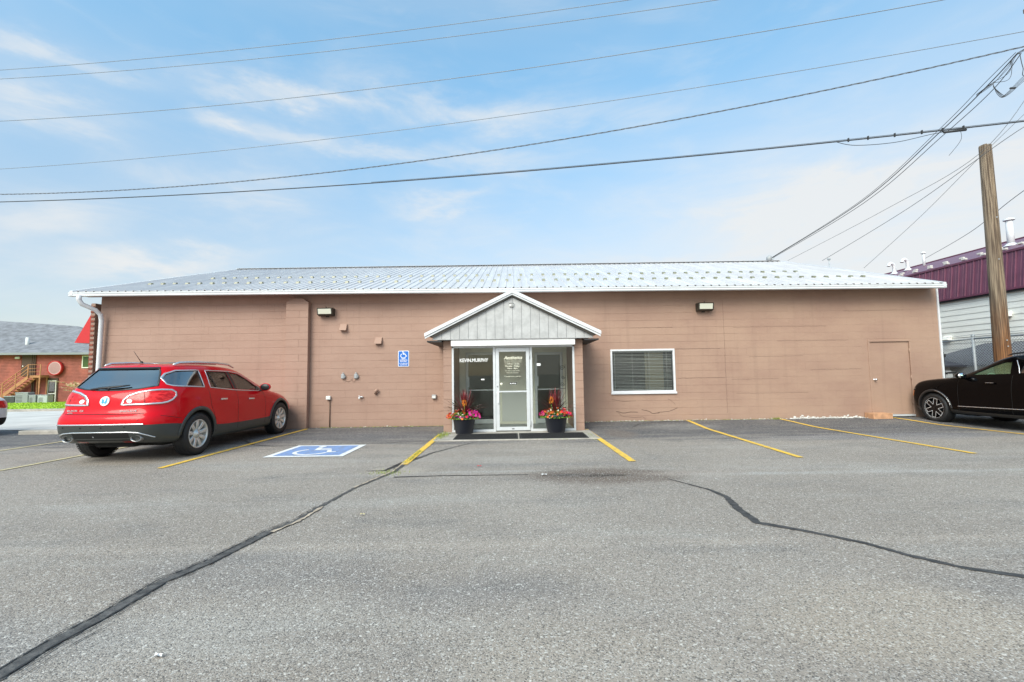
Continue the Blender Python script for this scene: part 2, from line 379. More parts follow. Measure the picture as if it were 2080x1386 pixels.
# ================================================================ ground
def sheet(name, xs, ys, m, dz=0, zf=gz):
    mb = MB(); nx = len(xs)
    mb.add([(x, y, zf(x, y)+dz) for y in ys for x in xs], [(j*nx+i, j*nx+i+1, (j+1)*nx+i+1, (j+1)*nx+i) for j in range(len(ys)-1) for i in range(nx-1)])
    return mb.obj(name, m)
xs = [-400, -150, -80, -50, -35] + [-26+1.*i for i in range(26)] + [.4*i for i in range(11)] + [5+i for i in range(12)] + [20, 35, 60, 120, 400]
ys = [-400, -150, -60, -20, -5] + [i for i in range(11)] + [11+.2*i for i in range(12)] + [13.4+1.3*i for i in range(26)] + [50, 60, 90, 150, 400]
tag(sheet('parking_lot', xs, ys, M['asphalt']), 'worn grey asphalt parking lot spreading in front of the tan block building', kind='structure')
def ribbon(name, pts, widths, m, label, dz=.005, jag=.0, step=.12, parent=None, kind='structure', ends=.35):
    P = []; W = []
    for i in range(len(pts)-1):
        a, b = Vector(pts[i]), Vector(pts[i+1]); n = max(1, int((b-a).length/step))
        for k in range(n): P.append(a.lerp(b, k/n)); W.append(widths[i]+(widths[i+1]-widths[i])*k/n)
    P.append(Vector(pts[-1])); W.append(widths[-1]); vs = []
    for i, p in enumerate(P):
        d = (P[min(i+1, len(P)-1)]-P[max(i-1, 0)]).normalized(); nn = Vector((-d.y, d.x))
        for s_ in (-1, 1):
            q = p + nn*s_*(W[i]/2 + random.uniform(-jag, jag)); vs.append((q.x, q.y, gz(q.x, q.y)+dz))
    mb = MB().add(vs, [(2*i, 2*i+2, 2*i+3, 2*i+1) for i in range(len(P)-1)])
    o = mb.obj(name, m, parent)
    if label: tag(o, label, kind=kind)
    return o
LINE = [(-1.72, 10.9, -1.745, 7.32, 'yellow_paint', 'yellow parking line running out from the left corner of the entrance slab, weeds growing on it', .12),
        (1.80, 11.45, 1.88, 7.32, 'yellow_paint', 'bright yellow parking line running out from the right corner of the entrance porch', .12),
        (4.78, 12.62, 4.61, 7.43, 'yellow_paint', 'yellow parking line starting at the wall below the right end of the blinds window', .10),
        (7.33, 12.62, 7.53, 7.55, 'yellow_paint', 'yellow parking line starting at the wall beside the white flakes, left of the brown door', .10),
        (10.38, 12.55, 10.75, 7.6, 'yellow_paint', 'yellow parking line running beside the black car, starting at the wooden doorstep', .10),
        (-5.585, 12.45, -5.615, 7.33, 'yellow_paint', 'yellow parking line between the red car and the blue wheelchair marking', .10),
        (-8.06, 11.2, -8.15, 7.33, 'pale_yellow_paint', 'faded yellow parking line just left of the red car, passing behind its rear wheel', .09),
        (-10.42, 11.2, -10.5, 7.6, 'pale_yellow_paint', 'faded yellow parking line second to the left of the red car', .09),
        (-12.9, 11.0, -13.1, 7.8, 'pale_yellow_paint', 'short faded yellow parking line farthest left in the lot', .09)]
for (x0, y0, x1, y1, m_, lab, wd) in LINE:
    ribbon('parking_line', [(x0, y0), ((x0+x1)/2, (y0+y1)/2), (x1, y1)], [wd]*3, M[m_], lab, dz=.009, jag=.003)
CR = 'structure'
main = [(-2.50,1.6),(-2.503,2.309),(-2.517,2.558),(-2.483,2.813),(-2.477,3.3),(-2.369,3.603),(-2.259,4.281),(-2.154,4.582),(-2.121,5.076),(-2.024,5.881),(-1.911,6.329),(-1.778,6.852),(-1.76,7.5),(-1.467,8.418),(-.835,9.6)]
ribbon('tar_seam', main, [.10,.10,.095,.10,.085,.095,.09,.06,.05,.05,.09,.1,.09,.05,.03], M['old_tar'], 'wide black tar-sealed crack snaking from lower left up to the entrance', jag=.012, step=.035)
ribbon('tar_seam', [(2.03,6.12),(2.327,5.552),(2.378,5.223),(2.289,4.764),(2.26,4.336),(2.59,4.072),(2.848,3.798),(2.985,3.544),(3.172,3.32),(3.431,3.179),(3.8,3.0)], [.015,.04,.07,.085,.08,.055,.055,.055,.055,.06,.06], mat('mid_tar', (.05, .047, .045), .65, var=.5, vscale=12, bumps=.9, bscale=35, bdist=.012), 'dark tar-sealed crack bending across the right side of the lot', jag=.008, step=.03)
ribbon('ground_crack', [(-1.676,6.461),(-.996,6.507),(.2,6.495)], [.05,.03,.02], M['tar'], 'thin dark crack running level from the tar seam to the brown stain', jag=.006, step=.04)
ribbon('ground_crack', [(-6.1,10.42),(-5.5,9.72),(-4.939,9.474),(-2.925,9.673),(-.836,10.0)], [.05,.05,.03,.02,.02], M['tar'], 'thin crack passing behind the blue wheelchair marking', jag=.006, step=.05)
ribbon('ground_crack', [(-2.206,6.9),(-1.93,6.9),(-1.80,7.45),(-1.66,7.9)], [.015,.05,.12,.02], M['tar'], 'short dark crack branching left of the yellow line end', jag=.01, step=.05)
ribbon('ground_crack', [(2.94,11.5),(3.3,12.1),(4.133,12.45),(5.454,12.5),(5.8,12.4)], [.02,.05,.03,.03,.01], M['tar'], 'dark crack by the wall under the blinds window', jag=.006, step=.05)
for e_, lab_ in ((-.042, 'ragged black left edge of the wide tar seam'), (.042, 'ragged black right edge of the wide tar seam')):
    ribbon('crack_edge', [(x_+e_, y_-e_*.35) for x_, y_ in main[:9]], [.010]*9, M['tar'], lab_, dz=.0085, jag=.005, step=.035)
for off, i0, i1, mm in ((.075, 1, 6, 'tar'), (-.07, 2, 8, 'tar'), (.13, 1, 4, 'tar'), (.035, 6, 9, 'sand'), (-.012, 9, 13, 'sand')):
    pts = [(x + off, y - off*.3) for x, y in main[i0:i1]]
    ribbon('ground_crack' if mm == 'tar' else 'sand_streak', pts, [.006 if mm == 'tar' else .03]*len(pts), M[mm],
           {(.075,1):'hairline crack close along the right edge of the wide tar seam', (-.07,2):'hairline crack close along the left edge of the wide tar seam', (.13,1):'outer hairline crack right of the wide tar seam in the lower left corner',
            (.035,6):'pale sand lying along the middle of the tar seam', (-.012,9):'pale sand in the tar seam near the yellow line end'}[(off, i0)], dz=.0075 if mm == 'tar' else .01, jag=.003 if mm == 'tar' else .012, step=.04)
# the wheelchair marking
cx, cy = -3.72, 8.82; mk = empty('parking_symbol', (cx, cy, 0)); tag(mk, 'blue and white wheelchair marking painted on the asphalt right of the red car', kind='structure')
q = [(-.70, -.66), (.70, -.66), (.70, .66), (-.70, .66)]
MB().add([(x_, y_, .009) for x_, y_ in [(-.72,-.67),(.70,-.67),(.70,.64),(-.70,.67)]], [(0,1,2,3)]).obj('white_border', M['white_paint'], mk)
MB().add([(x_, y_, .013) for x_, y_ in [(-.60,-.55),(.59,-.55),(.59,.53),(-.59,.55)]], [(0,1,2,3)]).obj('blue_field', M['blue_paint'], mk)
mb = MB()
def strip2d(pts, wd, z, f=lambda x_, y_: (x_, y_)):
    vs = []
    for i, p in enumerate(pts):
        a, b = Vector(pts[max(i-1,0)]), Vector(pts[min(i+1,len(pts)-1)]); d_ = (b-a).normalized(); n_ = Vector((-d_.y, d_.x))*wd/2
        vs += [(*f(p[0]-n_.x, p[1]-n_.y), z), (*f(p[0]+n_.x, p[1]+n_.y), z)]
    return vs, [(2*i, 2*i+2, 2*i+3, 2*i+1) for i in range(len(pts)-1)]
def wheelchair(add, z=0, k=1.):
    """the access symbol in a unit square: wheel arc, back, arm, seat, leg, foot, head"""
    add(*strip2d([(-.02+.27*cos(R(a)), -.14+.27*sin(R(a))) for a in range(125, 345, 12)], .065, z))
    add(*strip2d([(-.06, .30), (-.02, .02)], .085, z)); add(*strip2d([(-.03, .17), (.17, .17)], .06, z+.0006)); add(*strip2d([(-.02, .045), (.19, .04), (.27, -.20)], .075, z+.0012))
    add(*strip2d([(.25, -.20), (.37, -.17)], .06, z+.0018)); n = 14
    add([(-.07+.065*cos(2*pi*i/n), .40+.065*sin(2*pi*i/n), z) for i in range(n)], [list(range(n))])
def add_(vs, fs): mb.add([(v[0]*1.15-.02, v[1]*1.12-.03, v[2]) for v in vs], fs)
wheelchair(add_, .0165); mb.obj('wheelchair_figure', M['white_paint'], mk)
# street, lawn, kerb on the far left
E_ = lambda: None
xs2 = [-60, -45, -38, -32, -27, -23, -20, -17, -14.5, -12.4]; ys2 = [13.3, 14.5, 16, 18, 20, 22, 24, 24.9]
tag(sheet('street', xs2, ys2, M['street'], .012), 'pale concrete street crossing behind the parked cars on the left', kind='structure')
xs3 = [-60, -50, -44, -38, -32, -26, -20, -12.5]; ys3 = [25.1, 27, 30, 34, 38, 42, 50]
def lawn_fn(t, p):
    pos = t.new('ShaderNodeNewGeometry').outputs['Position']
    c = t.mix(t.ramp(t.noise(pos, 3, 5), .3, .7), (.26, .42, .02), (.38, .56, .04)); t.put(p.inputs['Base Color'], c)
mat('lawn', rough=.9, fn=lawn_fn)
tag(sheet('lawn', xs3, ys3, M['lawn'], .12), 'bright green lawn strip in front of the red house', kind='structure')
mb = MB()
for i in range(12):
    x0, x1 = -60+i*4, -56+i*4
    for yy in (24.9,): mb.add([(x0+(0 if i==0 else .015), yy, gz(x0,yy)), (x1, yy, gz(x1,yy)), (x1, yy, gz(x1,yy)+.13), (x0+.015, yy, gz(x0,yy)+.13), (x0+.015, yy+.2, gz(x0,yy)+.135), (x1, yy+.2, gz(x1,yy)+.135)], [(0,1,2,3),(3,2,5,4)])
tag(mb.obj('kerb', M['concrete']), 'low concrete kerb between the street and the green lawn', kind='structure')
mb = MB(); mb.box(-13.1, -11.9, 12.15, 12.45, -.02, .10, .02)
tag(mb.obj('kerb', M['concrete']), 'short stub of concrete kerb behind the red car at the building corner', kind='structure')
# blades of grass for the lawn edge
def blades(n, fx, h, m, wd=.006, lean=.35):
    mb = MB()
    for i in range(n):
        x, y, z = fx(); a = random.uniform(0, 2*pi); hh = h*random.uniform(.5, 1.2); l = random.uniform(.1, lean)*hh*2; bx, by = cos(a+1.57)*wd, sin(a+1.57)*wd
        mb.add([(x-bx, y-by, z), (x+bx, y+by, z), (x+cos(a)*l*.35+bx*.7, y+sin(a)*l*.35+by*.7, z+hh*.6), (x+cos(a)*l*.35-bx*.7, y+sin(a)*l*.35-by*.7, z+hh*.6), (x+cos(a)*l, y+sin(a)*l, z+hh)], [(0,1,2,3),(3,2,4)])
    return mb
mat('grass_blade', (.32, .48, .03), .8, var=.35, vscale=1.5)
mat('weed', (.22, .27, .04), .8, var=.5, vscale=20)
def lp():
    y = random.uniform(25.2, 38)**1.; x = random.uniform(-46, -25); return (x, y, gz(x, y)+.12)
tag(blades(9000, lp, .07, None, wd=.02).obj('grass', M['grass_blade']), 'short mown grass blades on the lawn by the red house', 'grass', kind='stuff')

# ================================================================ the tan block building
WY = 12.7; X0, X1 = -11.55, 11.95; ZT = 3.66
bld = empty('block_building', (0, WY, 0)); tag(bld, 'long low tan painted block building with a pale metal gable roof', 'building')
O = Vector((0, -WY, 0))
def bobj(mb, name, m, fix=False): o = mb.obj(name, m, bld, fix=fix); o.location = O; return o
WIN = (2.735, 4.525, .82, 2.045); DOOR = (9.93, 11.14, -.1, 2.205); PORCH = (-1.5, 1.52, -.1, 2.25)
BL, BH = .4064, .2033
# backing wall with openings, front face at WY
mb = MB()
def wallrect(x0, x1, z0, z1): mb.box(x0, x1, WY, WY+.2, z0, z1 if z1 < ZT else 3.78)
wallrect(X0, PORCH[0], 0-.1, ZT); wallrect(PORCH[0], PORCH[1], PORCH[3], ZT)
wallrect(PORCH[1], WIN[0], -.1, ZT); wallrect(WIN[0], WIN[1], -.1, WIN[2]); wallrect(WIN[0], WIN[1], WIN[3], ZT)
wallrect(WIN[1], DOOR[0], -.1, ZT); wallrect(DOOR[0], DOOR[1], DOOR[3], ZT); wallrect(DOOR[1], X1, -.1, ZT)
mb.box(X0, X0+.2, WY+.2, 26.3, -.9, ZT); mb.box(X1-.2, X1, WY+.2, 26.3, -.1, ZT); mb.box(X0, X1, 26.3, 26.5, -.9, ZT)
RY, RZ, EY = 19.6, 6.12, 12.2
for xx in (X0+.001, X1-.2):
    mb.prism([(WY+.01, ZT), (26.49, ZT), (26.49, 3.72), (RY, RZ-.25), (WY+.01, 3.72)], 0, xx, xx+.199)
bobj(mb, 'wall', M['wall_paint'])
# blocks
def block_mesh(x0, x1, z0, z1, gap, dep, ch, vg=None):
    vg = .0008 if vg is None else vg
    mb = MB(); a_, b_ = z0+gap/2, z1-gap/2; mb.prism([(.02, a_), (-dep+ch, a_), (-dep, a_+ch*1.5), (-dep, b_-ch*1.5), (-dep+ch, b_), (.02, b_)], 0, x0+.0007, x1-.0007); return mb
def cuts(x0, x1, z0, z1):
    """part of a block left over by the openings, or None"""
    for (a, b, c, d) in (WIN, DOOR, PORCH):
        if z1 > c+.06 and z0 < d-.06 and x1 > a and x0 < b:
            if x0 >= a and x1 <= b: return None
            if x0 < a: x1 = a
            else: x0 = b
            if x1-x0 < .03: return None
    return (x0, x1)
full = block_mesh(0, BL, 0, BH, .009, .0055, .002).me('block', [M['wall_paint']], fix=True)
cand = []; smooth = MB(); rest = MB()
for j in range(18):
    z0 = j*BH; z1 = min(ZT, z0+BH); off = (j % 2)*BL/2
    x = X0 - off
    while x < X1:
        a, b = max(x, X0), min(x+BL, X1); x += BL
        if b-a < .04: continue
        # neighbours cut by an opening keep their own length
        c = cuts(a, b, z0, z1)
        if not c: continue
        a, b = c
        if a > 5.93:
            smooth.box(a+.0005, b-.0005, WY-.005+random.uniform(-.0002, .0002), WY+.01, z0+.0008, z1-.0008, .0007)
        else: cand.append((abs((a+b)/2)+abs(z0-1.4)*.3, a, b, z0, z1))
cand.sort(key=lambda q: q[0])
for i, (_, a, b, z0, z1) in enumerate(cand):
    jy = random.uniform(-.0006, .0006)
    if i < 296:
        if abs(b-a-BL) < 1e-4 and abs(z1-z0-BH) < 1e-4: me = full
        else: me = block_mesh(0, b-a, 0, z1-z0, .009, .0055, .002).me('block', [M['wall_paint']], fix=True)
        link('block', me, None, bld, (a, jy, z0))
    else:
        q_ = block_mesh(a, b, z0, z1, .009, .0055, .002); rest.add([(v[0], v[1]+WY+jy, v[2]) for v in q_.v], q_.f)
tag(bobj(rest, 'blocks', M['wall_paint'], fix=True), kind='stuff'); tag(bobj(smooth, 'smooth_blocks', M['wall_paint']), kind='stuff')
# soffit and fascia, the eave a touch higher at its left end
zE = lambda x: 3.685 - .0052*x
xl, xr = -11.93, 11.75
mb = MB()
mb.add([(xl, EY+.1, zE(xl)-.005), (xr, EY+.1, zE(xr)-.005), (xr, WY+.02, zE(xr)-.004), (xl, WY+.02, zE(xl)-.004)], [(0,1,2,3)]); bobj(mb, 'soffit', M['wall_paint'])
mb = MB()
prof = [(-.005, .012), (-.105, .012), (-.118, .03), (-.108, .06), (-.122, .085), (-.122, .118), (-.100, .118), (-.100, .104), (-.012, .104), (-.005, .118)]
n = len(prof); vs = [(xx, EY+.10+u, zE(xx)-.075+v) for xx in (xl-.07, xr+.04) for u, v in prof]
mb.add(vs, [(i, (i+1) % n, n+(i+1) % n, n+i) for i in range(n)] + [list(range(n))[::-1], list(range(n, 2*n))]); bobj(mb, 'gutter', M['gutter_metal'], fix=True)
# roof panels: four ribs of 21 cm each
slope = (RZ-3.745)/(RY-EY)
def zR(x, y): return RZ - (abs(RY-y))*slope + (zE(x)-3.685)*(1 if y < RY else 1)*(1-abs(0))*(max(0, (RY-y))/(RY-EY) if y < RY else 0)
RW = .2146; nr = int((xr-xl)/RW); pan = []; k = 0
rx = xl
while rx < xr-.05:
    nrib = 4 if rx+4*RW <= xr+.05 else int((xr-rx)/RW)
    if nrib < 1: break
    cols = []
    for i in range(nrib):
        b0 = rx+i*RW; cols += [(b0, 0), (b0+.07, 0), (b0+.075, .003), (b0+.13, .003), (b0+.135, 0), (b0+RW-.05, 0), (b0+RW-.036, .026), (b0+RW-.012, .026)]
    cols.append((rx+nrib*RW-.001, .0))
    ysr = [EY-.01, EY+.9, 14.5, 17, RY]
    mb = MB(); m_ = len(cols)
    mb.add([(cx_, yy, zR(cx_, yy)+h+.002) for yy in ysr for cx_, h in cols] + [(cx_, EY-.01, zR(cx_, EY-.01)+h-.005) for cx_, h in cols],
           [(j*m_+i, j*m_+i+1, (j+1)*m_+i+1, (j+1)*m_+i) for j in range(len(ysr)-1) for i in range(m_-1)] + [(len(ysr)*m_+i, len(ysr)*m_+i+1, i+1, i) for i in range(m_-1)])
    bobj(mb, 'roof_panel', M['roof_metal']); rx += nrib*RW
mb = MB(); mb.add([(xl, RY, RZ), (xr, RY, RZ), (xr, 2*RY-EY, 3.8), (xl, 2*RY-EY, 3.8)], [(0,1,2,3)]); bobj(mb, 'rear_roof_slope', M['roof_metal'])
mb = MB()                                        # dark closure strip seen under the corrugation at the eave, and at the ridge
mb.add([(xl+.01, EY+.02, zR(xl,EY)-.045), (xr-.01, EY+.02, zR(xr,EY)-.045), (xr-.01, EY+.02, zR(xr,EY)-.002), (xl+.01, EY+.02, zR(xl,EY)-.002)], [(0,1,2,3)])
bobj(mb, 'closure_strip', M['gutter_metal']); mb = MB()
for i in range(int((xr-xl)/RW)):
    a = xl+i*RW+RW-.045; mb.box(a-.004, a+.032, EY-.006, EY+.018, zR(a,EY)-.004, zR(a,EY)+.024)
tag(bobj(mb, 'rib_closures', M['dark_trim']), kind='stuff')
mb = MB()
for i in range(int((xr-xl)/RW)):
    a = xl+i*RW; mb.box(a+.02, a+.12, RY-.12, RY-.10, RZ-.03, RZ+.018)
tag(bobj(mb, 'ridge_closure', M['cable_grey']), kind='stuff')
mb = MB(); mb.prism([(RY-.14, RZ+.022), (RY, RZ+.055), (RY+.14, RZ+.022), (RY+.14, RZ+.028), (RY, RZ+.062), (RY-.14, RZ+.028)], 0, xl-.01, xr+.01); bobj(mb, 'ridge_cap', M['roof_metal'])
for xx, s_ in ((xl, -1), (xr, 1)):               # rake trim at both gable ends
    mb = MB(); x_a, x_b = (xx-.03, xx+.05) if s_ < 0 else (xx-.05, xx+.03)
    mb.prism([(EY-.02, zR(xx,EY-.02)-.08), (EY-.02, zR(xx,EY-.02)+.035), (RY, RZ+.035), (2*RY-EY, 3.83), (2*RY-EY, 3.72), (RY, RZ-.08)], 0, x_a, x_b); bobj(mb, 'rake_trim', M['white_metal'], fix=True)
sg = MB(); sg.prism([(-.07, 0), (.07, 0), (.035, .055), (-.03, .055)], 0, -.045, .045); sgm = sg.me('snow_guard', [M['snow_guard']], fix=True)
for row, (yy, ph, sp) in enumerate(((13.75, .16, .3755), (15.35, .0, .3755))):
    xx = xl+.75+ph+row*1.0
    while xx < xr-.75-row*1.0:
        o = link('snow_guard', sgm, None, bld, (xx, yy-WY, zR(xx, yy)+.004)); o.rotation_euler = (math.atan(slope), 0, 0); xx += sp
# pilaster with a chamfered head
px0, px1, py = -6.26, -5.64, WY-.17
mb = MB()
for j in range(18):
    z0, z1 = j*BH, (j+1)*BH
    if j < 17:
        for (a, b) in (((px0, (px0+px1)/2+.06), ((px0+px1)/2+.06, px1)) if j % 2 else ((px0, px1),)):
            mb2 = MB(); mb2.box(a+.0015, b-.0015, py, WY-.002, z0+.0035, z1-.0035, .003); bobj(mb2, 'block', M['wall_paint'])
mb.box(px0+.004, px1-.004, py+.006, WY-.003, -.05, 17*BH-.002)
mb.prism([(px0, 17*BH), (px1, 17*BH), (px1, 17*BH+.02), (px1-.16, 17*BH+.13), (px0+.2, 17*BH+.13), (px0, 17*BH+.04)], 1, py, WY-.003); bobj(mb, 'pilaster_head', M['wall_paint'], fix=True)
# downspout, left corner
mb = MB(); pts = [(-11.48, 12.14, 3.70), (-11.48, 12.14, 3.58), (-11.44, 12.2, 3.46), (-11.28, 12.42, 3.34), (-11.22, 12.52, 3.22), (-11.22, 12.56, 3.05), (-11.26, 12.58, 1.6), (-11.28, 12.6, .25), (-11.25, 12.45, .12), (-11.24, 12.3, .08)]
pts = [Vector(p)+Vector((-.18, 0, 0)) for p in pts]
mb.tube(pts, .058, 8); o = bobj(mb, 'downspout', M['white_metal'])
mb = MB(); mb.box(X1+.002, X1+.05, WY-.03, WY+.06, 0, ZT); bobj(mb, 'corner_trim', M['white_metal'])
# blinds window
a, b, c, d_ = WIN
mb = MB(); fw = .05
for q in ((a, b, c, c+.075), (a, b, d_-fw, d_), (a, a+fw, c+.075, d_-fw), (b-fw, b, c+.075, d_-fw)): mb.box(q[0], q[1], WY-.035, WY+.06, q[2], q[3], .004)
mb.box(a-.012, b+.02, WY-.055, WY-.036, c-.02, c+.035, .004)
wf = bobj(mb, 'window', M['white_metal']); 
mb = MB(); mb.box(a+fw+.001, b-fw-.001, WY+.01, WY+.016, c+.076, d_-fw-.001); o = mb.obj('pane', M['window_glass'], wf)
mb = MB(); mb.box(0, b-a-2*fw-.04, -.022, .022, -.0012, .0012); slat = mb.me('slat', [M['blind']])
nsl = 27
for i in range(nsl):
    o = link('slat', slat, None, wf, (a+fw+.02, WY+.07, c+.11+i*(d_-c-fw-.16)/(nsl-1)+random.uniform(-.002, .002))); o.rotation_euler = (R(14+random.uniform(-7, 7)), R(random.uniform(-.2,.2)), 0)
for xx in (.13, .62, 1.09, 1.58):
    mb = MB(); mb.tube([(a+xx, WY+.045, c+.09), (a+xx, WY+.045, d_-fw-.03)], .004, 4); mb.obj('cord', M['blind'], wf)
mb = MB(); mb.box(a+fw+.01, b-fw-.01, WY+.05, WY+.1, d_-fw-.035, d_-fw-.002); mb.obj('head_rail', M['blind'], wf)
mb = MB()                                        # the room behind the blinds
mb.box(a-.6, b+.6, WY+2.6, WY+2.65, 0, 2.6); mb.box(a-.65, a-.6, WY+.2, WY+2.65, 0, 2.6); mb.box(b+.6, b+.65, WY+.2, WY+2.65, 0, 2.6); mb.box(a-.6, b+.6, WY+.2, WY+2.6, 2.55, 2.6); mb.box(a-.6, b+.6, WY+.2, WY+2.6, 0, .05)
bobj(mb, 'room', M['room_wall'])
mb = MB(); mb.box(b-.66, b-.22, WY+.3, WY+.34, .3, 2.3); mb.box(b-.74, b-.68, WY+.3, WY+.34, .3, 2.3); bobj(mb, 'curtain', M['tan_curtain'])
# brown door
a, b, c, d_ = DOOR
mb = MB(); mb.box(a, a+.055, WY-.02, WY+.1, 0, d_-.055, .004); mb.box(b-.055, b, WY-.02, WY+.1, 0, d_-.055, .004); mb.box(a, b, WY-.022, WY+.1, d_-.055, d_, .004); df = bobj(mb, 'door', M['wall_paint'])
mb = MB(); mb.box(a+.06, b-.06, WY+.012, WY+.06, .14, d_-.06, .004); mb.obj('door_leaf', M['wall_paint'], df)
mb = MB(); mb.lathe([(0, -.075), (.02, -.075), (.032, -.06), (.032, -.045), (.012, -.03), (.012, 0), (.03, 0), (.03, .012)], 'y', (a+.135, WY, 1.10), 14); mb.obj('knob', M['chrome'], df)
for zz in (.45, 1.15, 1.9):
    mb = MB(); mb.tube([(b-.058, WY-.004, zz-.06), (b-.058, WY-.004, zz+.06)], .012, 6); mb.obj('hinge', M['wall_paint'], df)
mb = MB(); mb.box(a+.05, b-.05, WY-.06, WY+.1, .085, .135, .006); mb.obj('threshold', M['aluminium'], df)
# peeling along the foot of the wall, cracks under the window
mb = MB()
for i in range(1500):
    x = random.uniform(-6, 11) ; hi = .5 if 7.7 < x < 9.5 else .0
    if PORCH[0]-.3 < x < PORCH[1]+.3 or -6.4 < x < -5.5: continue
    if x < 0 and random.random() < .75: continue
    if x > 9.7 or (hi == 0 and random.random() < .45): continue
    z = gz(x, WY)-.01 + abs(random.gauss(0, .016+.03*hi)); s_ = random.uniform(.006, .02)*(1+1.3*hi); n = random.randint(4, 6); ph = random.random()*6
    y = WY-.013-random.uniform(0, .02)*(z < .05)
    mb.add([(x+s_*1.7*random.uniform(.5, 1)*cos(ph+2*pi*k/n), y-random.uniform(0, .006), z+s_*.7*random.uniform(.5, 1)*sin(ph+2*pi*k/n)) for k in range(n)], [list(range(n))[::-1]])
tag(bobj(mb, 'paint_flakes', M['flaking']), kind='stuff')
mat('crack_dark', (.06, .035, .025), .9)
def wallcrack(pts, wd):
    P = []
    for i in range(len(pts)-1):
        A_, B_ = Vector(pts[i]), Vector(pts[i+1]); n = max(2, int((B_-A_).length/.03))
        for k in range(n): P.append(A_.lerp(B_, k/n)+Vector((random.uniform(-.008, .008), random.uniform(-.006, .006))))
    P.append(Vector(pts[-1])); vs, fs = strip2d([tuple(p) for p in P], wd, 0); mb = MB()
    mb.add([(v[0], WY-.0105, v[1]) for v in vs], fs); bobj(mb, 'crack', M['crack_dark'])
wallcrack([(2.85, .33), (3.05, .28), (3.25, .31), (3.45, .30)], .012); wallcrack([(3.55, .37), (3.75, .33), (3.85, .26), (4.05, .28)], .011); wallcrack([(4.0, .29), (4.3, .31), (4.55, .40)], .008)
wallcrack([(2.9, .30), (3.0, .20), (3.3, .16), (3.6, .17), (3.66, .10)], .006); wallcrack([(2.75, .66), (3.1, .60), (3.4, .62)], .004); wallcrack([(4.3, .66), (4.45, .55), (4.5, .48)], .004); wallcrack([(5.93, .25), (5.93, 1.2), (5.94, 2.0), (5.93, 3.4)], .004)
for j, (x0, x1) in {13: (3.3, 4.5), 14: (.9, 2.0), 10: (4.4, 5.8), 6: (4.6, 5.9)}.items(): wallcrack([(x0, j*BH), (x1, j*BH)], .004)
for zz, x0, x1 in ((2.62, 6.2, 8.8), (1.79, 6.6, 8.1), (1.17, 6.1, 7.4), (3.03, 9.3, 11.0), (2.22, 7.4, 9.4), (.78, 6.2, 8.2), (1.4, 8.3, 9.7)): wallcrack([(x0, zz), (x1, zz+random.uniform(-.01, .01))], .003)
# brick street front round the left corner, with its red awning
bf = empty('brick_front', (-11.9, 13, 0), parent=bld); bf.location = (-11.9, 13-WY, 0)
mb = MB(); mb.box(-.11, .0, -.10, 13.2, -.5, 3.6); mb.obj('brick_backing', M['mortar'], bf)
bm_ = MB(); bm_.box(0, .11, 0, .195, 0, .058, .003); brm = bm_.me('brick', [M['brick_red']])
for j in range(54):
    for k in range(2 if j < 54 else 1):
        o = link('brick', brm, None, bf, (-.12-(.02 if j % 2 else 0), -.115+k*.205+(0.03 if j % 2 else 0), -.05+j*.0675))
aw = MB(); aw.prism([(-.58, 2.48), (-.03, 2.46), (-.03, 3.5)], 1, -.07, 12.6); o = aw.obj('awning', M['awning'], bf, fix=True)

# ================================================================ entrance porch
PY = 11.15
po = empty('entrance_porch', (0, PY, 0)); tag(po, 'small gabled glass entrance porch with white roof trim in the middle of the facade', 'porch'); OP = Vector((0, -PY, 0))
def pobj(mb, name, m, parent=None, fix=False):
    o = mb.obj(name, m, parent or po, fix=fix)
    if not parent: o.location = OP
    return o
for (a, b) in ((-1.69, -1.485), (1.525, 1.73)):
    for j in range(11):
        mb = MB(); mb.box(a, b, PY+random.uniform(-.001, .001), WY-.001, j*BH+.0035, (j+1)*BH-.0035, .003); pobj(mb, 'block', M['wall_paint'])
    mb = MB(); mb.box(a+.006, b-.006, PY+.008, WY-.002, -.05, 2.245); pobj(mb, 'pier_core', M['wall_paint'])
mb = MB(); mb.box(-1.475, 1.52, 10.945, PY+.098, 2.098, 2.246, .005); pobj(mb, 'header', mat('header_white', (.86, .86, .86), .5))
mb = MB(); mb.box(-1.49, 1.53, PY+.10, PY+.2, 2.06, 2.262); pobj(mb, 'lintel', M['aluminium'])
# aluminium storefront
FY = 11.18; mb = MB()
def fr(x0, x1, z0, z1, dy=.0): mb.box(x0, x1, FY-.03-dy, FY+.03+dy, z0, z1, .003)
fr(-1.484, -1.435, .02, 2.06); fr(1.475, 1.524, .02, 2.06); fr(-1.435, 1.475, 2.0605, 2.117, .002); fr(-1.435, -.475, .02, .075); fr(.485, 1.475, .02, .075); fr(-.475, -.415, .02, 2.06); fr(.425, .485, .02, 2.06)
pobj(mb, 'storefront_frame', M['aluminium'])
for (x0, x1) in ((-1.43, -.48), (.49, 1.47)):
    mb = MB(); mb.box(x0, x1, FY-.003, FY+.003, .078, 2.057); pobj(mb, 'glass_pane', M['clear_glass'])
mb = MB()
for q in ((-.408, -.325, .045, 2.05), (.335, .418, .045, 2.05), (-.325, .335, 1.955, 2.05), (-.325, .335, .045, .13), (-.325, .335, .965, 1.0)): mb.box(q[0], q[1], FY-.045, FY+.005, q[2], q[3], .003)
dl = pobj(mb, 'door', M['aluminium']); dl.location = OP
mb = MB(); mb.box(-.324, .334, FY-.02, FY-.014, .131, 1.954); mb.obj('glass', M['clear_glass'], dl)
mb = MB(); mb.box(-.37, -.33, FY-.085, FY-.06, .70, .98, .008); mb.box(-.36, -.34, FY-.06, FY-.045, .72, .75); mb.box(-.36, -.34, FY-.06, FY-.045, .93, .96); mb.obj('handle', M['white_metal'], dl)
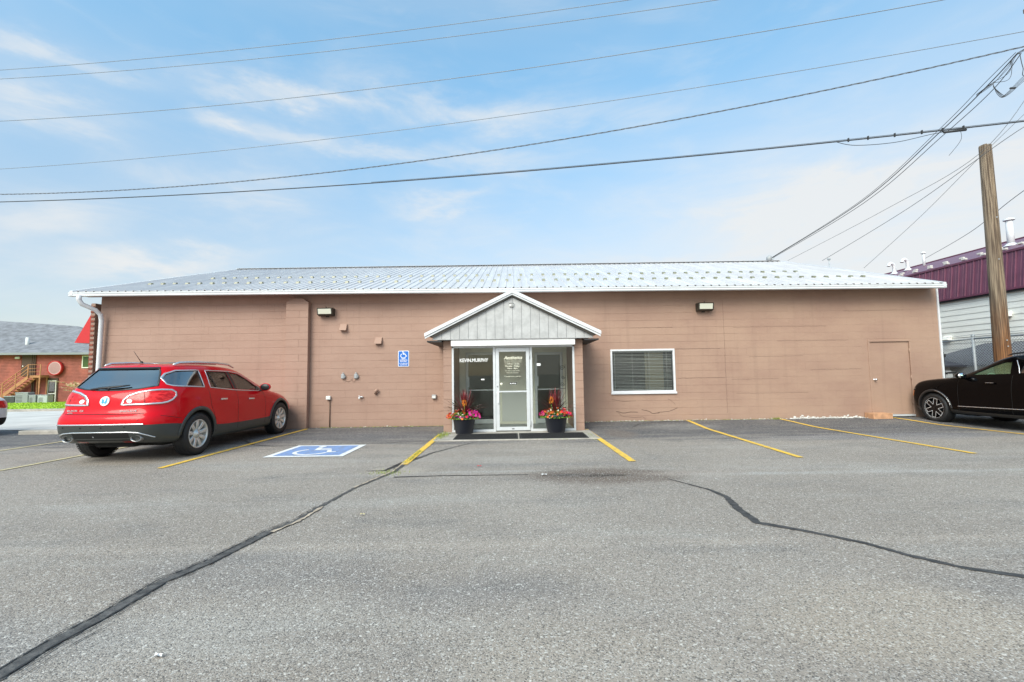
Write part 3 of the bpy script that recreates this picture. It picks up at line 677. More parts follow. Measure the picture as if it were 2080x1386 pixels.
mb = MB(); mb.lathe([(0, -.012), (.018, -.012), (.02, 0)], 'y', (-.367, FY-.045, 1.11), 12); mb.obj('lock', M['plastic_grey'], dl)
for zz in (.2, 1.85):
    mb = MB(); mb.tube([(.421, FY-.05, zz-.07), (.421, FY-.05, zz+.07)], .011, 6); mb.obj('hinge', M['plastic_grey'], dl)
mb = MB(); mb.box(-.03, .03, FY-.051, FY-.046, .075, .095); mb.obj('maker_plate', M['dark_trim'], dl)
mb = MB(); n = 12; mb.lathe([(0, 0), (.033, 0), (.033, .003), (0, .003)], 'y', (-.275, FY-.028, 1.165), 14); mb.obj('sticker', M['print_cream'], dl)
mb = MB(); mb.box(-.075, .10, FY-.028, FY-.024, 1.155, 1.20, .001); st = mb.obj('card_sticker', M['dark_trim'], dl)
mb = MB()
for k in range(3): mb.box(-.065+k*.055, -.03+k*.055, FY-.031, FY-.029, 1.168, 1.188)
mb.obj('card_logos', M['print_white'], st)
def lett(txt, x, z, wd, h, m, parent, y=FY-.024, shear=0, bold=0, name='lettering'):
    me = text_mesh(txt, .1, name, shear=shear, bold=bold, width=wd, height=h); o = link(name, me, M[m], parent, (x, y, z)); return o
lett('Aesthetics', .02, 1.765, .46, .088, 'print_cream', dl, shear=.35, bold=.0022)
lett('The Salon & Day Spa Center', .02, 1.705, .45, .036, 'print_cream', dl)
lett('11 Wilson Center', .0, 1.645, .36, .036, 'print_cream', dl)
lett('Monday - Friday', .0, 1.575, .36, .042, 'print_cream', dl, bold=.002, shear=.2)
lett('10am - 8pm', .0, 1.525, .26, .038, 'print_cream', dl, bold=.002, shear=.2)
lett('Saturday by appointment', .0, 1.475, .36, .025, 'print_cream', dl)
lett('Walk-ins welcome', .0, 1.43, .3, .022, 'print_cream', dl)
lett('Telephone inside', .0, 1.33, .42, .03, 'print_cream', dl)
mb = MB(); mb.box(-.21, .25, FY-.024, FY-.023, 1.69, 1.693); mb.box(-.21, .25, FY-.024, FY-.023, 1.63, 1.633); mb.obj('ruled_lines', M['print_cream'], dl)
o = lett('KEVIN.MURPHY', -.94, 1.715, .70, .088, 'print_white', po, y=FY-.006-PY, bold=.002)
mb = MB(); mb.box(-.77, -.69, FY-.006, FY-.0045, 1.27, 1.30); pobj(mb, 'sticker', M['print_white'])
mb = MB(); mb.box(.60, .69, FY-.006, FY-.0045, 1.60, 1.66); pobj(mb, 'notice', M['print_white'])
# the gable of vertical boards
GY = 10.93; zr = lambda x: 3.275 - abs(x-.02)*.487
mb0 = 2.262; bw = .2145; x = -1.905; 
while x < 1.94:
    a, b = x, min(x+bw, 1.945); x += bw
    def top(xx): return zr(xx)-.012
    mbb = MB(); g = .004; bo = mb0+abs(a+bw/2)*0
    pts = [(a+g, bo), (b-g, bo), (b-g, max(top(b), bo+.01))] + ([(.02, top(.02))] if a < .02 < b else []) + [(a+g, max(top(a), bo+.01))]
    mbb.prism(pts, 1, GY-.016, GY); 
    pobj(mbb, 'board', M['grey_board'], fix=True)
mb = MB(); mb.prism([(-1.93, mb0), (1.97, mb0), (.02, 3.25)], 1, GY+.001, GY+.03); pobj(mb, 'board_backing', M['ac_grey'], fix=True)
mb = MB(); mb.box(-1.92, 1.96, GY-.02, 10.948, mb0-.014, mb0-.002, .002); pobj(mb, 'bottom_trim', M['grey_board'])
mb = MB(); mb.box(-2.05, -1.70, GY, WY-.01, 2.20, 2.235); mb.box(1.74, 2.09, GY, WY-.01, 2.20, 2.235); pobj(mb, 'soffit', M['dark_trim'])
mb = MB(); mb.box(-1.7, 1.74, PY+.2, WY-.01, 2.25, 2.28); pobj(mb, 'ceiling', M['plastic_white'])
for s_ in (-1, 1):
    xe = .02+s_*2.10
    mb = MB(); z_ap, z_e = 3.425, 3.425-2.10*.487
    mb.prism([(.02, z_ap), (xe, z_e), (xe, z_e-.035), (.02, z_ap-.035)], 1, 10.84, WY-.005); rs = pobj(mb, 'roof_slope', M['roof_metal'], fix=True)
    mb = MB(); mb.prism([(.02, z_ap+.012), (xe+s_*.01, z_e+.008), (xe+s_*.01, z_e-.075), (.02, z_ap-.07)], 1, 10.80, 10.838); pobj(mb, 'rake_trim', M['white_metal'], fix=True)
    mb = MB(); mb.prism([(.02, z_ap-.0705), (xe, z_e-.0755), (xe, z_e-.125), (.02, z_ap-.115)], 1, 10.825, 10.85); pobj(mb, 'rake_board', M['white_metal'], fix=True)
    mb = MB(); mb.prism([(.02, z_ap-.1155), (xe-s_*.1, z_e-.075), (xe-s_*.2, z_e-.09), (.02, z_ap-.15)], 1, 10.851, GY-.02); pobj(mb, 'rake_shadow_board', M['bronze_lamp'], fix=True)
mb = MB(); mb.prism([(-.13, 3.36), (.02, 3.435), (.17, 3.36), (.17, 3.372), (.02, 3.447), (-.13, 3.372)], 1, 10.80, WY-.005); pobj(mb, 'ridge_cap', M['white_metal'], fix=True)
# vestibule interior
IY = WY+.02; mb = MB()
for q in ((-1.48, -1.30, 0, 2.25), (-1.30, -.42, 2.02, 2.25), (-.42, -.36, 0, 2.25), (.55, .62, 0, 2.25), (.62, 1.40, 2.0, 2.25), (1.40, 1.52, 0, 2.25)): mb.box(q[0], q[1], IY, IY+.08, q[2], q[3])
mb.box(-.36, .55, IY, IY+.08, 0, 2.25); pobj(mb, 'inner_wall', M['cream'])
for (x0, x1, zt) in ((-1.30, -.42, 2.02), (.62, 1.40, 2.0)):
    mb = MB(); fw = .07
    for q in ((x0, x0+fw, 0, zt), (x1-fw, x1, 0, zt), (x0+fw, x1-fw, zt-fw, zt), (x0+fw, x1-fw, .05, .17), (x0+fw, x1-fw, .955, .99)): mb.box(q[0], q[1], IY-.03, IY+.02, q[2], q[3], .003)
    dd = pobj(mb, 'inner_door', M['aluminium'])
    mb = MB(); mb.box(x0+fw, x1-fw, IY, IY+.005, .17, zt-fw); mb.obj('glass', M['window_glass'], dd)
    mb = MB(); mb.box(x0+.02, x0+.06, IY-.075, IY-.05, .72, 1.0, .006); mb.obj('handle', M['white_metal'], dd)
    mb = MB(); mb.box(x0+.01, x0+.10, IY-.036, IY-.0305, 1.06, 1.33, .002); mb.obj('lock_plate', M['aluminium'], dd)
mb = MB(); mb.box(-.30, .36, IY-.012, IY-.001, .1, .92); mb.box(.37, .50, IY-.02, IY-.001, .1, 2.1); pobj(mb, 'inner_panel', M['plastic_white'])
mb = MB(); mb.box(-1.5, 1.53, 11.28, WY+2.4, -.03, .03); pobj(mb, 'vestibule_floor', M['plastic_grey'])
mb = MB(); mb.box(-1.7, 1.7, WY+2.4, WY+2.45, 0, 2.5); mb.box(-1.75, -1.7, WY+.1, WY+2.4, 0, 2.5); mb.box(1.7, 1.75, WY+.1, WY+2.4, 0, 2.5); mb.box(-1.7, 1.7, WY+.1, WY+2.4, 2.3, 2.35); pobj(mb, 'lobby', M['interior_olive'])
# scrolled iron plant stand seen through the right pane
ir = empty('plant_stand', (1.33, 12.2, 0)); tag(ir, 'dark scrolled iron stand inside the porch behind the right glass pane', 'plant stand')
mb = MB()
for xx in (-.08, .08): mb.tube([(xx, 0, .03), (xx, 0, 1.65)], .006, 5)
for (cz, cx_, rr, s_) in ((1.55, 0, .07, 1), (1.3, .02, .05, -1), (.25, -.04, .08, 1), (1.12, 0, .06, -1)):
    mb.tube([(cx_+rr*(1-k/26)*cos(s_*k*.45), 0, cz+rr*(1-k/26)*sin(s_*k*.45)) for k in range(24)], .006, 5)
mb.tube([(-.08, 0, 1.0), (.08, 0, 1.0)], .006, 5); mb.tube([(-.08, 0, .5), (.08, 0, .5)], .006, 5); mb.obj('iron_frame', M['black_plastic'], ir)
slab = MB(); slab.box(-1.72, 1.86, 9.82, PY+.12, -.03, .022, .01); tag(slab.obj('doorstep_slab', M['concrete']), 'thin concrete slab on the ground in front of the porch', kind='structure')
for (x0, x1, lab) in ((-1.30, .10, 'left black rubber doormat on the slab in front of the glass door'), (.13, 1.62, 'right black rubber doormat reaching under the right planter')):
    mb = MB(); mb.box(x0, x1, 9.87, 10.72, .022, .034, .004)
    for i in range(20): mb.box(x0+.04, x1-.04, 9.9+i*.04, 9.915+i*.04, .034, .037)
    tag(mb.obj('doormat', M['rubber_mat']), lab, 'doormat', 'doormats in front of the porch')
# ================================================================ vehicles
def paint(name, col, metal=.2, rough=.32):
    m = mat(name, col, rough, metal, coat=.4 if col[0] > .01 else .18, spec=.10 if col[0] > .01 else .04); return m
paint('red_car_paint', (.57, .002, .008), .0, .24); paint('black_car_paint', (.0012, .0012, .0016), .0, .15); paint('white_car_paint', (.72, .73, .74), 0, .3)
mat('cladding', (.040, .045, .043), .38); mat('car_interior', (.022, .022, .024), .8); mat('wheel_well', (.008, .008, .008), .9)
mat('seat_fabric', (.09, .075, .06), .85); mat('tyre', (.014, .0145, .016), .62, bumps=.3, bscale=90, bdist=.003)
mat('alloy', (.64, .63, .60), .3, metal=.55); mat('alloy_black', (.006, .006, .007), .35, coat=.1, spec=.15); mat('alloy_edge', (.85, .86, .88), .3, metal=.2)
mat('silver_trim', (.66, .67, .69), .25, metal=.75); mat('brake_disc', (.12, .12, .12), .5, metal=.6)
def lamp_fn(t, p):
    co = t.new('ShaderNodeTexCoord').outputs['Object']; c = t.mix(t.ramp(t.noise(t.mapv(co, (4, 4, 9)), 2.2, 2), .4, .62), (.50, .004, .006), (.85, .03, .03)); t.put(p.inputs['Base Color'], c)
mat('red_lamp', rough=.15, coat=.2, fn=lamp_fn, spec=.3); mat('amber_lamp', (.5, .13, .015), .2, coat=1.); mat('clear_lamp', (.55, .57, .6), .12, metal=.4, coat=1.)
mat('emblem_blue', (.05, .33, .5), .3); mat('reflector_red', (.35, .01, .01), .25)

def cage_mesh(ST, C=3, crown=None, bulge_r=None, bulge_f=None, split=2, mats=()):
    """closed box-topology cage from side stations ST[i][j] = (y, halfwidth, z); row<split gets material 1"""
    N, J = len(ST)-1, len(ST[0])-1; vs = []; idx = {}
    def key(i, j, k):
        if (i, j, k) not in idx:
            y, hw, z = ST[i][j]; f = k/C; x = hw*f
            if i == 0: y -= (bulge_r[j] if bulge_r else .06)*(1-f*f)
            if i == N: y += (bulge_f[j] if bulge_f else .08)*(1-f*f)
            if j == J: z += (crown[i] if crown else .03)*(1-f*f)
            idx[(i, j, k)] = len(vs); vs.append((x, y, z))
        return idx[(i, j, k)]
    fs = []; mi = []
    for i in range(N):
        for j in range(J):
            fs.append((key(i,j,C), key(i+1,j,C), key(i+1,j+1,C), key(i,j+1,C))); fs.append((key(i,j,-C), key(i,j+1,-C), key(i+1,j+1,-C), key(i+1,j,-C))); mi += [1 if j < split else 0]*2
        for k in range(-C, C):
            fs.append((key(i,J,k), key(i,J,k+1), key(i+1,J,k+1), key(i+1,J,k))[::-1]); fs.append((key(i,0,k), key(i,0,k+1), key(i+1,0,k+1), key(i+1,0,k))); mi += [0, 1]
    for j in range(J):
        for k in range(-C, C):
            fs.append((key(0,j,k), key(0,j,k+1), key(0,j+1,k+1), key(0,j+1,k))); fs.append((key(N,j,k), key(N,j+1,k), key(N,j+1,k+1), key(N,j,k+1))); mi += [1 if j < split else 0]*2
    me = bpy.data.meshes.new('cage'); me.from_pydata(vs, [], fs); me.polygons.foreach_set('material_index', mi)
    for q in mats: me.materials.append(q)
    bm = bmesh.new(); bm.from_mesh(me); bmesh.ops.recalc_face_normals(bm, faces=bm.faces); bm.to_mesh(me); bm.free()
    return me
def evaluated(me, mods):
    o = bpy.data.objects.new('tmp', me); COL.objects.link(o); mods(o); bpy.context.view_layer.update()
    r = bpy.data.meshes.new_from_object(o.evaluated_get(bpy.context.evaluated_depsgraph_get()), preserve_all_data_layers=True, depsgraph=bpy.context.evaluated_depsgraph_get())
    bpy.data.objects.remove(o); return r
class Car:
    def __init__(s, name, loc, rz, body_mats, ST, **kw):
        s.root = empty(name, loc, rz)
        cage = cage_mesh(ST, mats=body_mats, **kw)
        def m1(o): a = o.modifiers.new('s', 'SUBSURF'); a.levels = 2; a.render_levels = 2
        s.base = evaluated(cage, m1)
        bm = bmesh.new(); bm.from_mesh(s.base); s.bvh = BVHTree.FromBMesh(bm); bm.free()
    def body(s, cutters, name='body'):
        tmp = []
        def m2(o):
            for c in cutters:
                co = bpy.data.objects.new('cut', c); COL.objects.link(co); tmp.append(co)
                b = o.modifiers.new('b', 'BOOLEAN'); b.operation = 'DIFFERENCE'; b.solver = 'EXACT'; b.object = co; b.material_mode = 'TRANSFER'
        r = evaluated(s.base, m2)
        for c in tmp: bpy.data.objects.remove(c)
        if len(r.polygons) < 500: print('BOOLEAN FAILED'); r = s.base
        r.shade_smooth(); r.set_sharp_from_angle(angle=R(33)); r.name = 'body'
        s.b = link(name, r, None, s.root); return s.b
    def part(s, mb, name, m, parent=None, fix=False): return mb.obj(name, m, parent or s.root, fix=fix)
    def hit(s, o, d):
        h = s.bvh.ray_cast(Vector(o), Vector(d)); return h[0]
    def frame(s, mode, side=1):
        if mode == 'side': return Vector((0,0,0)), Vector((0,1,0)), Vector((-side,0,0))
        if mode == 'rear': return Vector((0,0,0)), Vector((1,0,0)), Vector((0,1,0))
        if mode == 'front': return Vector((0,0,0)), Vector((1,0,0)), Vector((0,-1,0))
        if mode == 'rcorner': return Vector((0,0,0)), Vector((side,1,0)).normalized(), Vector((-side,1,0)).normalized()
        if mode == 'fcorner': return Vector((0,0,0)), Vector((side,-1,0)).normalized(), Vector((-side,-1,0)).normalized()
    def proj(s, u, v, fr, off=0):
        o, ua, d = fr; p = o + ua*u + Vector((0,0,v)) - d*5; h = s.hit(p, d)
        return None if h is None else h - d*off
    def patch(s, poly, mode, name, m, side=1, off=.004, thick=.012, grid=.07, parent=None):
        fr = s.frame(mode, side); bm = bmesh.new()
        vs = [bm.verts.new((p[0], p[1], 0)) for p in poly]; bm.faces.new(vs)
        us = [p[0] for p in poly]; zs = [p[1] for p in poly]
        for ax, lo, hi in ((0, min(us), max(us)), (1, min(zs), max(zs))):
            n = int((hi-lo)/grid)+1
            for i in range(1, n):
                c = [0,0,0]; c[ax] = lo+(hi-lo)*i/n; nn = [0,0,0]; nn[ax] = 1
                bmesh.ops.bisect_plane(bm, geom=bm.verts[:]+bm.edges[:]+bm.faces[:], plane_co=c, plane_no=nn)
        last = None; fail = []
        for v in bm.verts:
            h = s.proj(v.co.x, v.co.y, fr, off)
            if h is None: fail.append((v, v.co.copy()))
            else: v.co = h; last = h
        if fail: bmesh.ops.delete(bm, geom=[v for v, _ in fail], context='VERTS')
        ret = bmesh.ops.extrude_face_region(bm, geom=bm.faces[:])
        for v in [g_ for g_ in ret['geom'] if isinstance(g_, bmesh.types.BMVert)]: v.co += fr[2]*thick
        bmesh.ops.recalc_face_normals(bm, faces=bm.faces)
        me = bpy.data.meshes.new(name); bm.to_mesh(me); bm.free(); me.shade_smooth(); me.set_sharp_from_angle(angle=R(40))
        return link(name, me, m, parent or s.root)
    def strip(s, pts, mode, name, m, side=1, w=.02, off=.006, closed=False, parent=None, thick=.01, step=.05):
        fr = s.frame(mode, side); P = []; n = len(pts); rng = n if closed else n-1
        for i in range(rng):
            a, b = Vector(pts[i]), Vector(pts[(i+1) % n]); k = max(1, int((b-a).length/step))
            for q in range(k): P.append(a.lerp(b, q/k))
        if not closed: P.append(Vector(pts[-1]))
        L = len(P); vs = []; ok = []
        for i, p in enumerate(P):
            a = P[(i-1) % L] if (closed or i > 0) else p; b = P[(i+1) % L] if (closed or i < L-1) else p
            d = (b-a).normalized(); nn = Vector((-d.y, d.x))*w/2
            q = [s.proj(*(p-nn), fr, off), s.proj(*(p+nn), fr, off)]
            good = None not in q; ok.append(good)
            if not good: q = [Vector(), Vector()]
            vs += [q[0], q[1], q[1]+fr[2]*thick, q[0]+fr[2]*thick]
        fs = []
        for i in range(L if closed else L-1):
            j = (i+1) % L
            if ok[i] and ok[j]:
                for e in range(4): fs.append((4*i+e, 4*j+e, 4*j+(e+1) % 4, 4*i+(e+1) % 4))
        return MB().add(vs, fs, True).obj(name, m, parent or s.root, fix=True)
def prism_me(poly, ax, lo, hi, m):
    mb = MB(); mb.prism(poly, ax, lo, hi); return mb.me('cut', [m], fix=True)
def wells_me(ys, z, r, x0, x1):
    mb = MB()
    for y in ys:
        for s_ in (-1, 1):
            n = 28; mb.lathe([(0, x0*s_), (r, x0*s_), (r, x1*s_), (0, x1*s_)], 'x', (0, y, z), n, smooth=False)
    bm = bmesh.new(); me = mb.me('cut', [M['wheel_well']]); bm.from_mesh(me); bmesh.ops.remove_doubles(bm, verts=bm.verts, dist=1e-5); bmesh.ops.recalc_face_normals(bm, faces=bm.faces); bm.to_mesh(me); bm.free(); return me
def cabin_me(rows, m):
    """rows: (z, halfwidth, y_rear, y_front)"""
    mb = MB(); vs = []
    for z, hw, y0, y1 in rows: vs += [(-hw, y0, z), (hw, y0, z), (hw, y1, z), (-hw, y1, z)]
    fs = [(0,1,2,3), tuple(4*(len(rows)-1)+k for k in range(4))] + [(4*i+k, 4*i+(k+1) % 4, 4*i+4+(k+1) % 4, 4*i+4+k) for i in range(len(rows)-1) for k in range(4)]
    return mb.add(vs, fs).me('cut', [m], fix=True)
def make_wheel(car, y, x, side, r, wd, rimr, style):
    wh = empty('wheel', (x, y, r), 0, car.root)
    if side < 0: wh.rotation_euler = (0, 0, pi)
    mb = MB(); h = wd/2                                  # outer face towards +x
    prof = [(rimr-.012, h-.03), (rimr+.004, h-.012), (rimr+.02, h-.004), (rimr+.055, h+.003), (r-.045, h-.002), (r-.016, h-.018), (r-.004, h-.045), (r, h-.08), (r, -h+.08), (r-.004, -h+.045), (r-.03, -h+.01), (rimr+.02, -h), (rimr, -h+.02)]
    mb.lathe(prof, 'x', n=48)
    tread = MB()
    for k in range(60):
        a = 2*pi*k/60
        for xx in (-.085, -.03, .03, .085):
            c_, s_ = cos(a+.02*(xx > 0)), sin(a+.02*(xx > 0)); t_ = Vector((0, -s_, c_)); rr = Vector((0, c_, s_))
            b = Vector((xx, 0, 0)) + rr*(r-.002); wx = Vector((.022, 0, 0)); wt = t_*.014; up = rr*.005
            tread.add([b-wx-wt, b+wx-wt, b+wx+wt, b-wx+wt, b-wx-wt+up, b+wx-wt+up, b+wx+wt+up, b-wx+wt+up], [(0,3,2,1),(4,5,6,7),(0,1,5,4),(1,2,6,5),(2,3,7,6),(3,0,4,7)])
    mb.add(tread.v, tread.f); mb.obj('tyre', M['tyre'], wh, fix=True)
    mb = MB(); mb.lathe([(rimr, h-.012), (rimr-.008, h-.006), (rimr-.018, h-.012), (rimr-.026, h-.04), (rimr-.04, -h+.04), (.05, -h+.05), (.0, -h+.05)], 'x', n=48)
    rim = mb.obj('rim', M['alloy'] if style != 'star' else M['alloy_black'], wh, fix=True)
    mb = MB(); mb.lathe([(0, h-.12), (rimr*.62, h-.12), (rimr*.62, h-.14)], 'x', n=30); mb.obj('brake_disc', M['brake_disc'], wh)
    def spoke(mb, a, w0, w1, r0, r1, x0, x1, t):
        c_, s_ = cos(a), sin(a); rr = Vector((0, c_, s_)); tt = Vector((0, -s_, c_)); vs = []
        for rad, wv, xx in ((r0, w0, x0), ((r0+r1)/2, (w0+w1)/2*.95, (x0+x1)/2+.012), (r1, w1, x1)):
            b = rr*rad
            vs += [b+tt*wv/2+Vector((xx-t, 0, 0)), b+tt*wv/2+Vector((xx-.008, 0, 0)), b+tt*wv*.34+Vector((xx, 0, 0)), b-tt*wv*.34+Vector((xx, 0, 0)), b-tt*wv/2+Vector((xx-.008, 0, 0)), b-tt*wv/2+Vector((xx-t, 0, 0))]
        fs = [(6*i+k, 6*i+(k+1) % 6, 6*i+6+(k+1) % 6, 6*i+6+k) for i in range(2) for k in range(6)] + [tuple(range(6)), tuple(range(12, 18))]
        mb.add(vs, fs)
    if style == 'ten':
        for k in range(9):
            mb = MB(); spoke(mb, 2*pi*k/9+.2, .058, .082, .055, rimr-.014, h-.055, h-.022, .05); mb.obj('spoke', M['alloy'], wh, fix=True)
        mb = MB(); mb.lathe([(0, h-.018), (.045, h-.02), (.05, h-.03), (.085, h-.045), (.085, h-.09)], 'x', n=30); mb.obj('hub', M['alloy'], wh)
        mb = MB(); mb.lathe([(0, h-.010), (.026, h-.012), (.033, h-.022)], 'x', n=20); mb.obj('hub_cap', M['silver_trim'], wh)
    else:
        R0, R1, w = .085, rimr-.022, .052
        pts = []
        for k in range(6):
            a = 2*pi*k/6+.35
            for dr, da in ((R0+.02, -pi/6), (R1, -w/R1), (R1, w/R1)): pts.append((dr*cos(a+da), dr*sin(a+da)))
        mb = MB(); mb.prism(pts, 0, h-.075, h-.022); mb.obj('spokes', M['alloy_black'], wh, fix=True)
        mb = MB(); n = len(pts)
        inner = [(p[0]*.0+0, 0) for p in pts]
        out = []
        for i, p in enumerate(pts):
            a, b, c = Vector(pts[i-1]), Vector(p), Vector(pts[(i+1) % n]); d1 = (b-a).normalized(); d2 = (c-b).normalized(); n1 = Vector((-d1.y, d1.x)); n2 = Vector((-d2.y, d2.x)); nn = (n1+n2); nn = nn/max(.35, nn.length**2)*2
            out.append(b+nn*.0085)
        vs = [(h-.019, *p) for p in pts] + [(h-.019, *p) for p in out]; mb.add(vs, [(i, (i+1) % n, n+(i+1) % n, n+i) for i in range(n)])
        mb.lathe([(rimr-.004, h-.0055), (rimr-.0135, h-.009)], 'x', n=48); mb.obj('machined_edge', M['alloy_edge'], wh, fix=True)
        mb = MB(); mb.lathe([(0, h-.02), (.036, h-.022), (.042, h-.03)], 'x', n=20); mb.obj('hub_cap', M['alloy_black'], wh)
    return wh
def seats(car, ys, x=.37, z=.5, hh=1.22):
    for y in ys:
        for sx in (-x, x):
            mb = MB(); mb.box(sx-.25, sx+.25, y-.1, y+.42, z-.15, z+.12, .05); mb.box(sx-.24, sx+.24, y-.22, y-.06, z, hh-.12, .06)
            st = mb.obj('seat', M['seat_fabric'], car.root); mb = MB(); mb.box(sx-.13, sx+.13, y-.24, y-.13, hh-.08, hh+.12, .04); mb.obj('headrest', M['seat_fabric'], st)
def rr(*p): return list(p)

# ---- red SUV
RS = [[(-2.36,0.74,0.36),(-2.45,0.77,0.5),(-2.47,0.79,0.665),(-2.46,0.78,0.8),(-2.38,0.745,0.86),(-2.36,0.745,1.08),(-2.3,0.72,1.235),(-1.99,0.6,1.556),(-1.97,0.57,1.635)],
[(-2.16,0.9,0.33),(-2.2,0.925,0.5),(-2.2,0.945,0.665),(-2.18,0.94,0.8),(-2.12,0.925,0.88),(-2.1,0.91,1.09),(-2.05,0.86,1.25),(-1.84,0.7,1.57),(-1.8,0.65,1.655)],
[(-1.95,0.93,0.29),(-1.95,0.965,0.46),(-1.95,0.98,0.63),(-1.93,0.98,0.78),(-1.92,0.975,0.9),(-1.9,0.95,1.1),(-1.86,0.9,1.26),(-1.62,0.76,1.57),(-1.58,0.69,1.67)],
[(-1.5,0.93,0.26),(-1.5,0.97,0.42),(-1.5,0.985,0.58),(-1.5,0.99,0.74),(-1.5,0.985,0.9),(-1.48,0.965,1.09),(-1.45,0.915,1.235),(-1.25,0.775,1.57),(-1.2,0.7,1.675)],
[(-0.95,0.92,0.235),(-0.95,0.95,0.35),(-0.95,0.965,0.48),(-0.95,0.965,0.68),(-0.95,0.965,0.87),(-0.95,0.955,1.07),(-0.93,0.91,1.21),(-0.85,0.785,1.561),(-0.82,0.71,1.675)],
[(-0.3,0.92,0.235),(-0.3,0.945,0.345),(-0.3,0.955,0.46),(-0.3,0.96,0.66),(-0.3,0.965,0.86),(-0.3,0.95,1.05),(-0.3,0.905,1.18),(-0.35,0.785,1.534),(-0.35,0.7,1.65)],
[(0.3,0.92,0.235),(0.3,0.945,0.345),(0.3,0.955,0.46),(0.3,0.96,0.66),(0.3,0.965,0.86),(0.3,0.95,1.03),(0.3,0.9,1.15),(0.12,0.77,1.489),(0.05,0.68,1.615)],
[(0.9,0.92,0.235),(0.9,0.945,0.345),(0.9,0.955,0.46),(0.9,0.96,0.64),(0.9,0.965,0.84),(0.88,0.95,1.0),(0.86,0.895,1.115),(0.62,0.78,1.3),(0.52,0.66,1.426)],
[(1.2,0.92,0.24),(1.2,0.95,0.36),(1.2,0.965,0.5),(1.2,0.975,0.66),(1.2,0.975,0.83),(1.18,0.945,0.98),(1.16,0.89,1.075),(1.08,0.8,1.12),(1.02,0.7,1.16)],
[(1.55,0.92,0.25),(1.55,0.965,0.4),(1.55,0.985,0.56),(1.55,0.99,0.7),(1.55,0.975,0.83),(1.5,0.935,0.95),(1.5,0.87,1.02),(1.45,0.79,1.055),(1.4,0.68,1.085)],
[(2.0,0.88,0.27),(2.0,0.93,0.42),(2.0,0.945,0.57),(2.0,0.935,0.7),(1.97,0.91,0.8),(1.93,0.86,0.9),(1.9,0.79,0.96),(1.85,0.71,0.99),(1.8,0.6,1.015)],
[(2.26,0.76,0.29),(2.28,0.82,0.43),(2.28,0.83,0.57),(2.27,0.82,0.69),(2.24,0.78,0.77),(2.2,0.72,0.84),(2.15,0.65,0.885),(2.1,0.57,0.91),(2.05,0.48,0.935)],
[(2.4,0.5,0.32),(2.43,0.56,0.44),(2.43,0.57,0.57),(2.42,0.56,0.67),(2.39,0.53,0.74),(2.35,0.49,0.79),(2.31,0.45,0.82),(2.27,0.41,0.84),(2.24,0.36,0.855)]]
red = Car('red_car', (-6.84, 10.09, 0), 0, [M['red_car_paint'], M['cladding']], RS, crown=[.02]+[.035]*5+[.035,.04,.045,.045,.04,.03,.02], bulge_r=[.05,.06,.07,.07,.06,.06,.06,.05,.04], bulge_f=[.05]*9, split=2)
tag(red.root, 'glossy red family SUV parked nose to the tan wall, seen from behind', 'car')
Q1 = [(-2.06,1.335),(-2.05,1.43),(-1.97,1.50),(-1.80,1.555),(-1.30,1.565),(-1.30,1.265),(-1.85,1.295),(-2.0,1.31)]
Q2 = [(-1.09,1.25),(-1.07,1.555),(-.50,1.535),(-.24,1.175)]; Q3 = [(-.31,1.17),(-.40,1.525),(-.02,1.50),(.25,1.40),(.66,1.17),(.62,1.12),(.05,1.145)]
Q2 = [(-1.09,1.235),(-1.08,1.555),(-.46,1.54),(-.37,1.185)]; Q3 = [(-.24,1.175),(-.33,1.53),(-.02,1.49),(.25,1.385),(.62,1.175),(.58,1.125),(.2,1.145)]
RG = [(-.70,1.30),(-.67,1.37),(-.585,1.55),(-.54,1.605),(.54,1.605),(.585,1.55),(.67,1.37),(.70,1.30),(.45,1.255),(.15,1.235),(-.15,1.235),(-.45,1.255)]
WS = [(-.74,1.15),(.74,1.15),(.58,1.57),(-.58,1.57)]
IN = M['car_interior']
mb = MB()
for q in (Q1, Q2, Q3): mb.prism(q, 0, -1.3, 1.3)
sidecut = mb.me('cut', [IN], fix=True)
mb = MB(); mb.prism(RG, 1, -2.8, -1.5); mb.prism(WS, 1, .05, 2.6); endcut = mb.me('cut', [IN], fix=True)
red.body([wells_me((-1.5, 1.5), .39, .45, .60, 1.3), cabin_me([(.42,.80,-1.0,.95),(.46,.80,-1.0,1.0),(.95,.84,-2.1,1.0),(1.2,.80,-2.12,.9),(1.57,.66,-1.80,.05)], IN), sidecut, endcut])
def grow(poly, k=.012):
    n = len(poly); A_ = sum(poly[i][0]*poly[(i+1) % n][1]-poly[(i+1) % n][0]*poly[i][1] for i in range(n)); sg_ = 1 if A_ > 0 else -1; out = []
    for i in range(n):
        a, b, c = Vector(poly[i-1]), Vector(poly[i]), Vector(poly[(i+1) % n]); d1 = (b-a).normalized(); d2 = (c-b).normalized()
        nn = Vector((d1.y, -d1.x))+Vector((d2.y, -d2.x)); nn = nn/max(.5, nn.length**2)*2*sg_; out.append(tuple(b+nn*k))
    return out
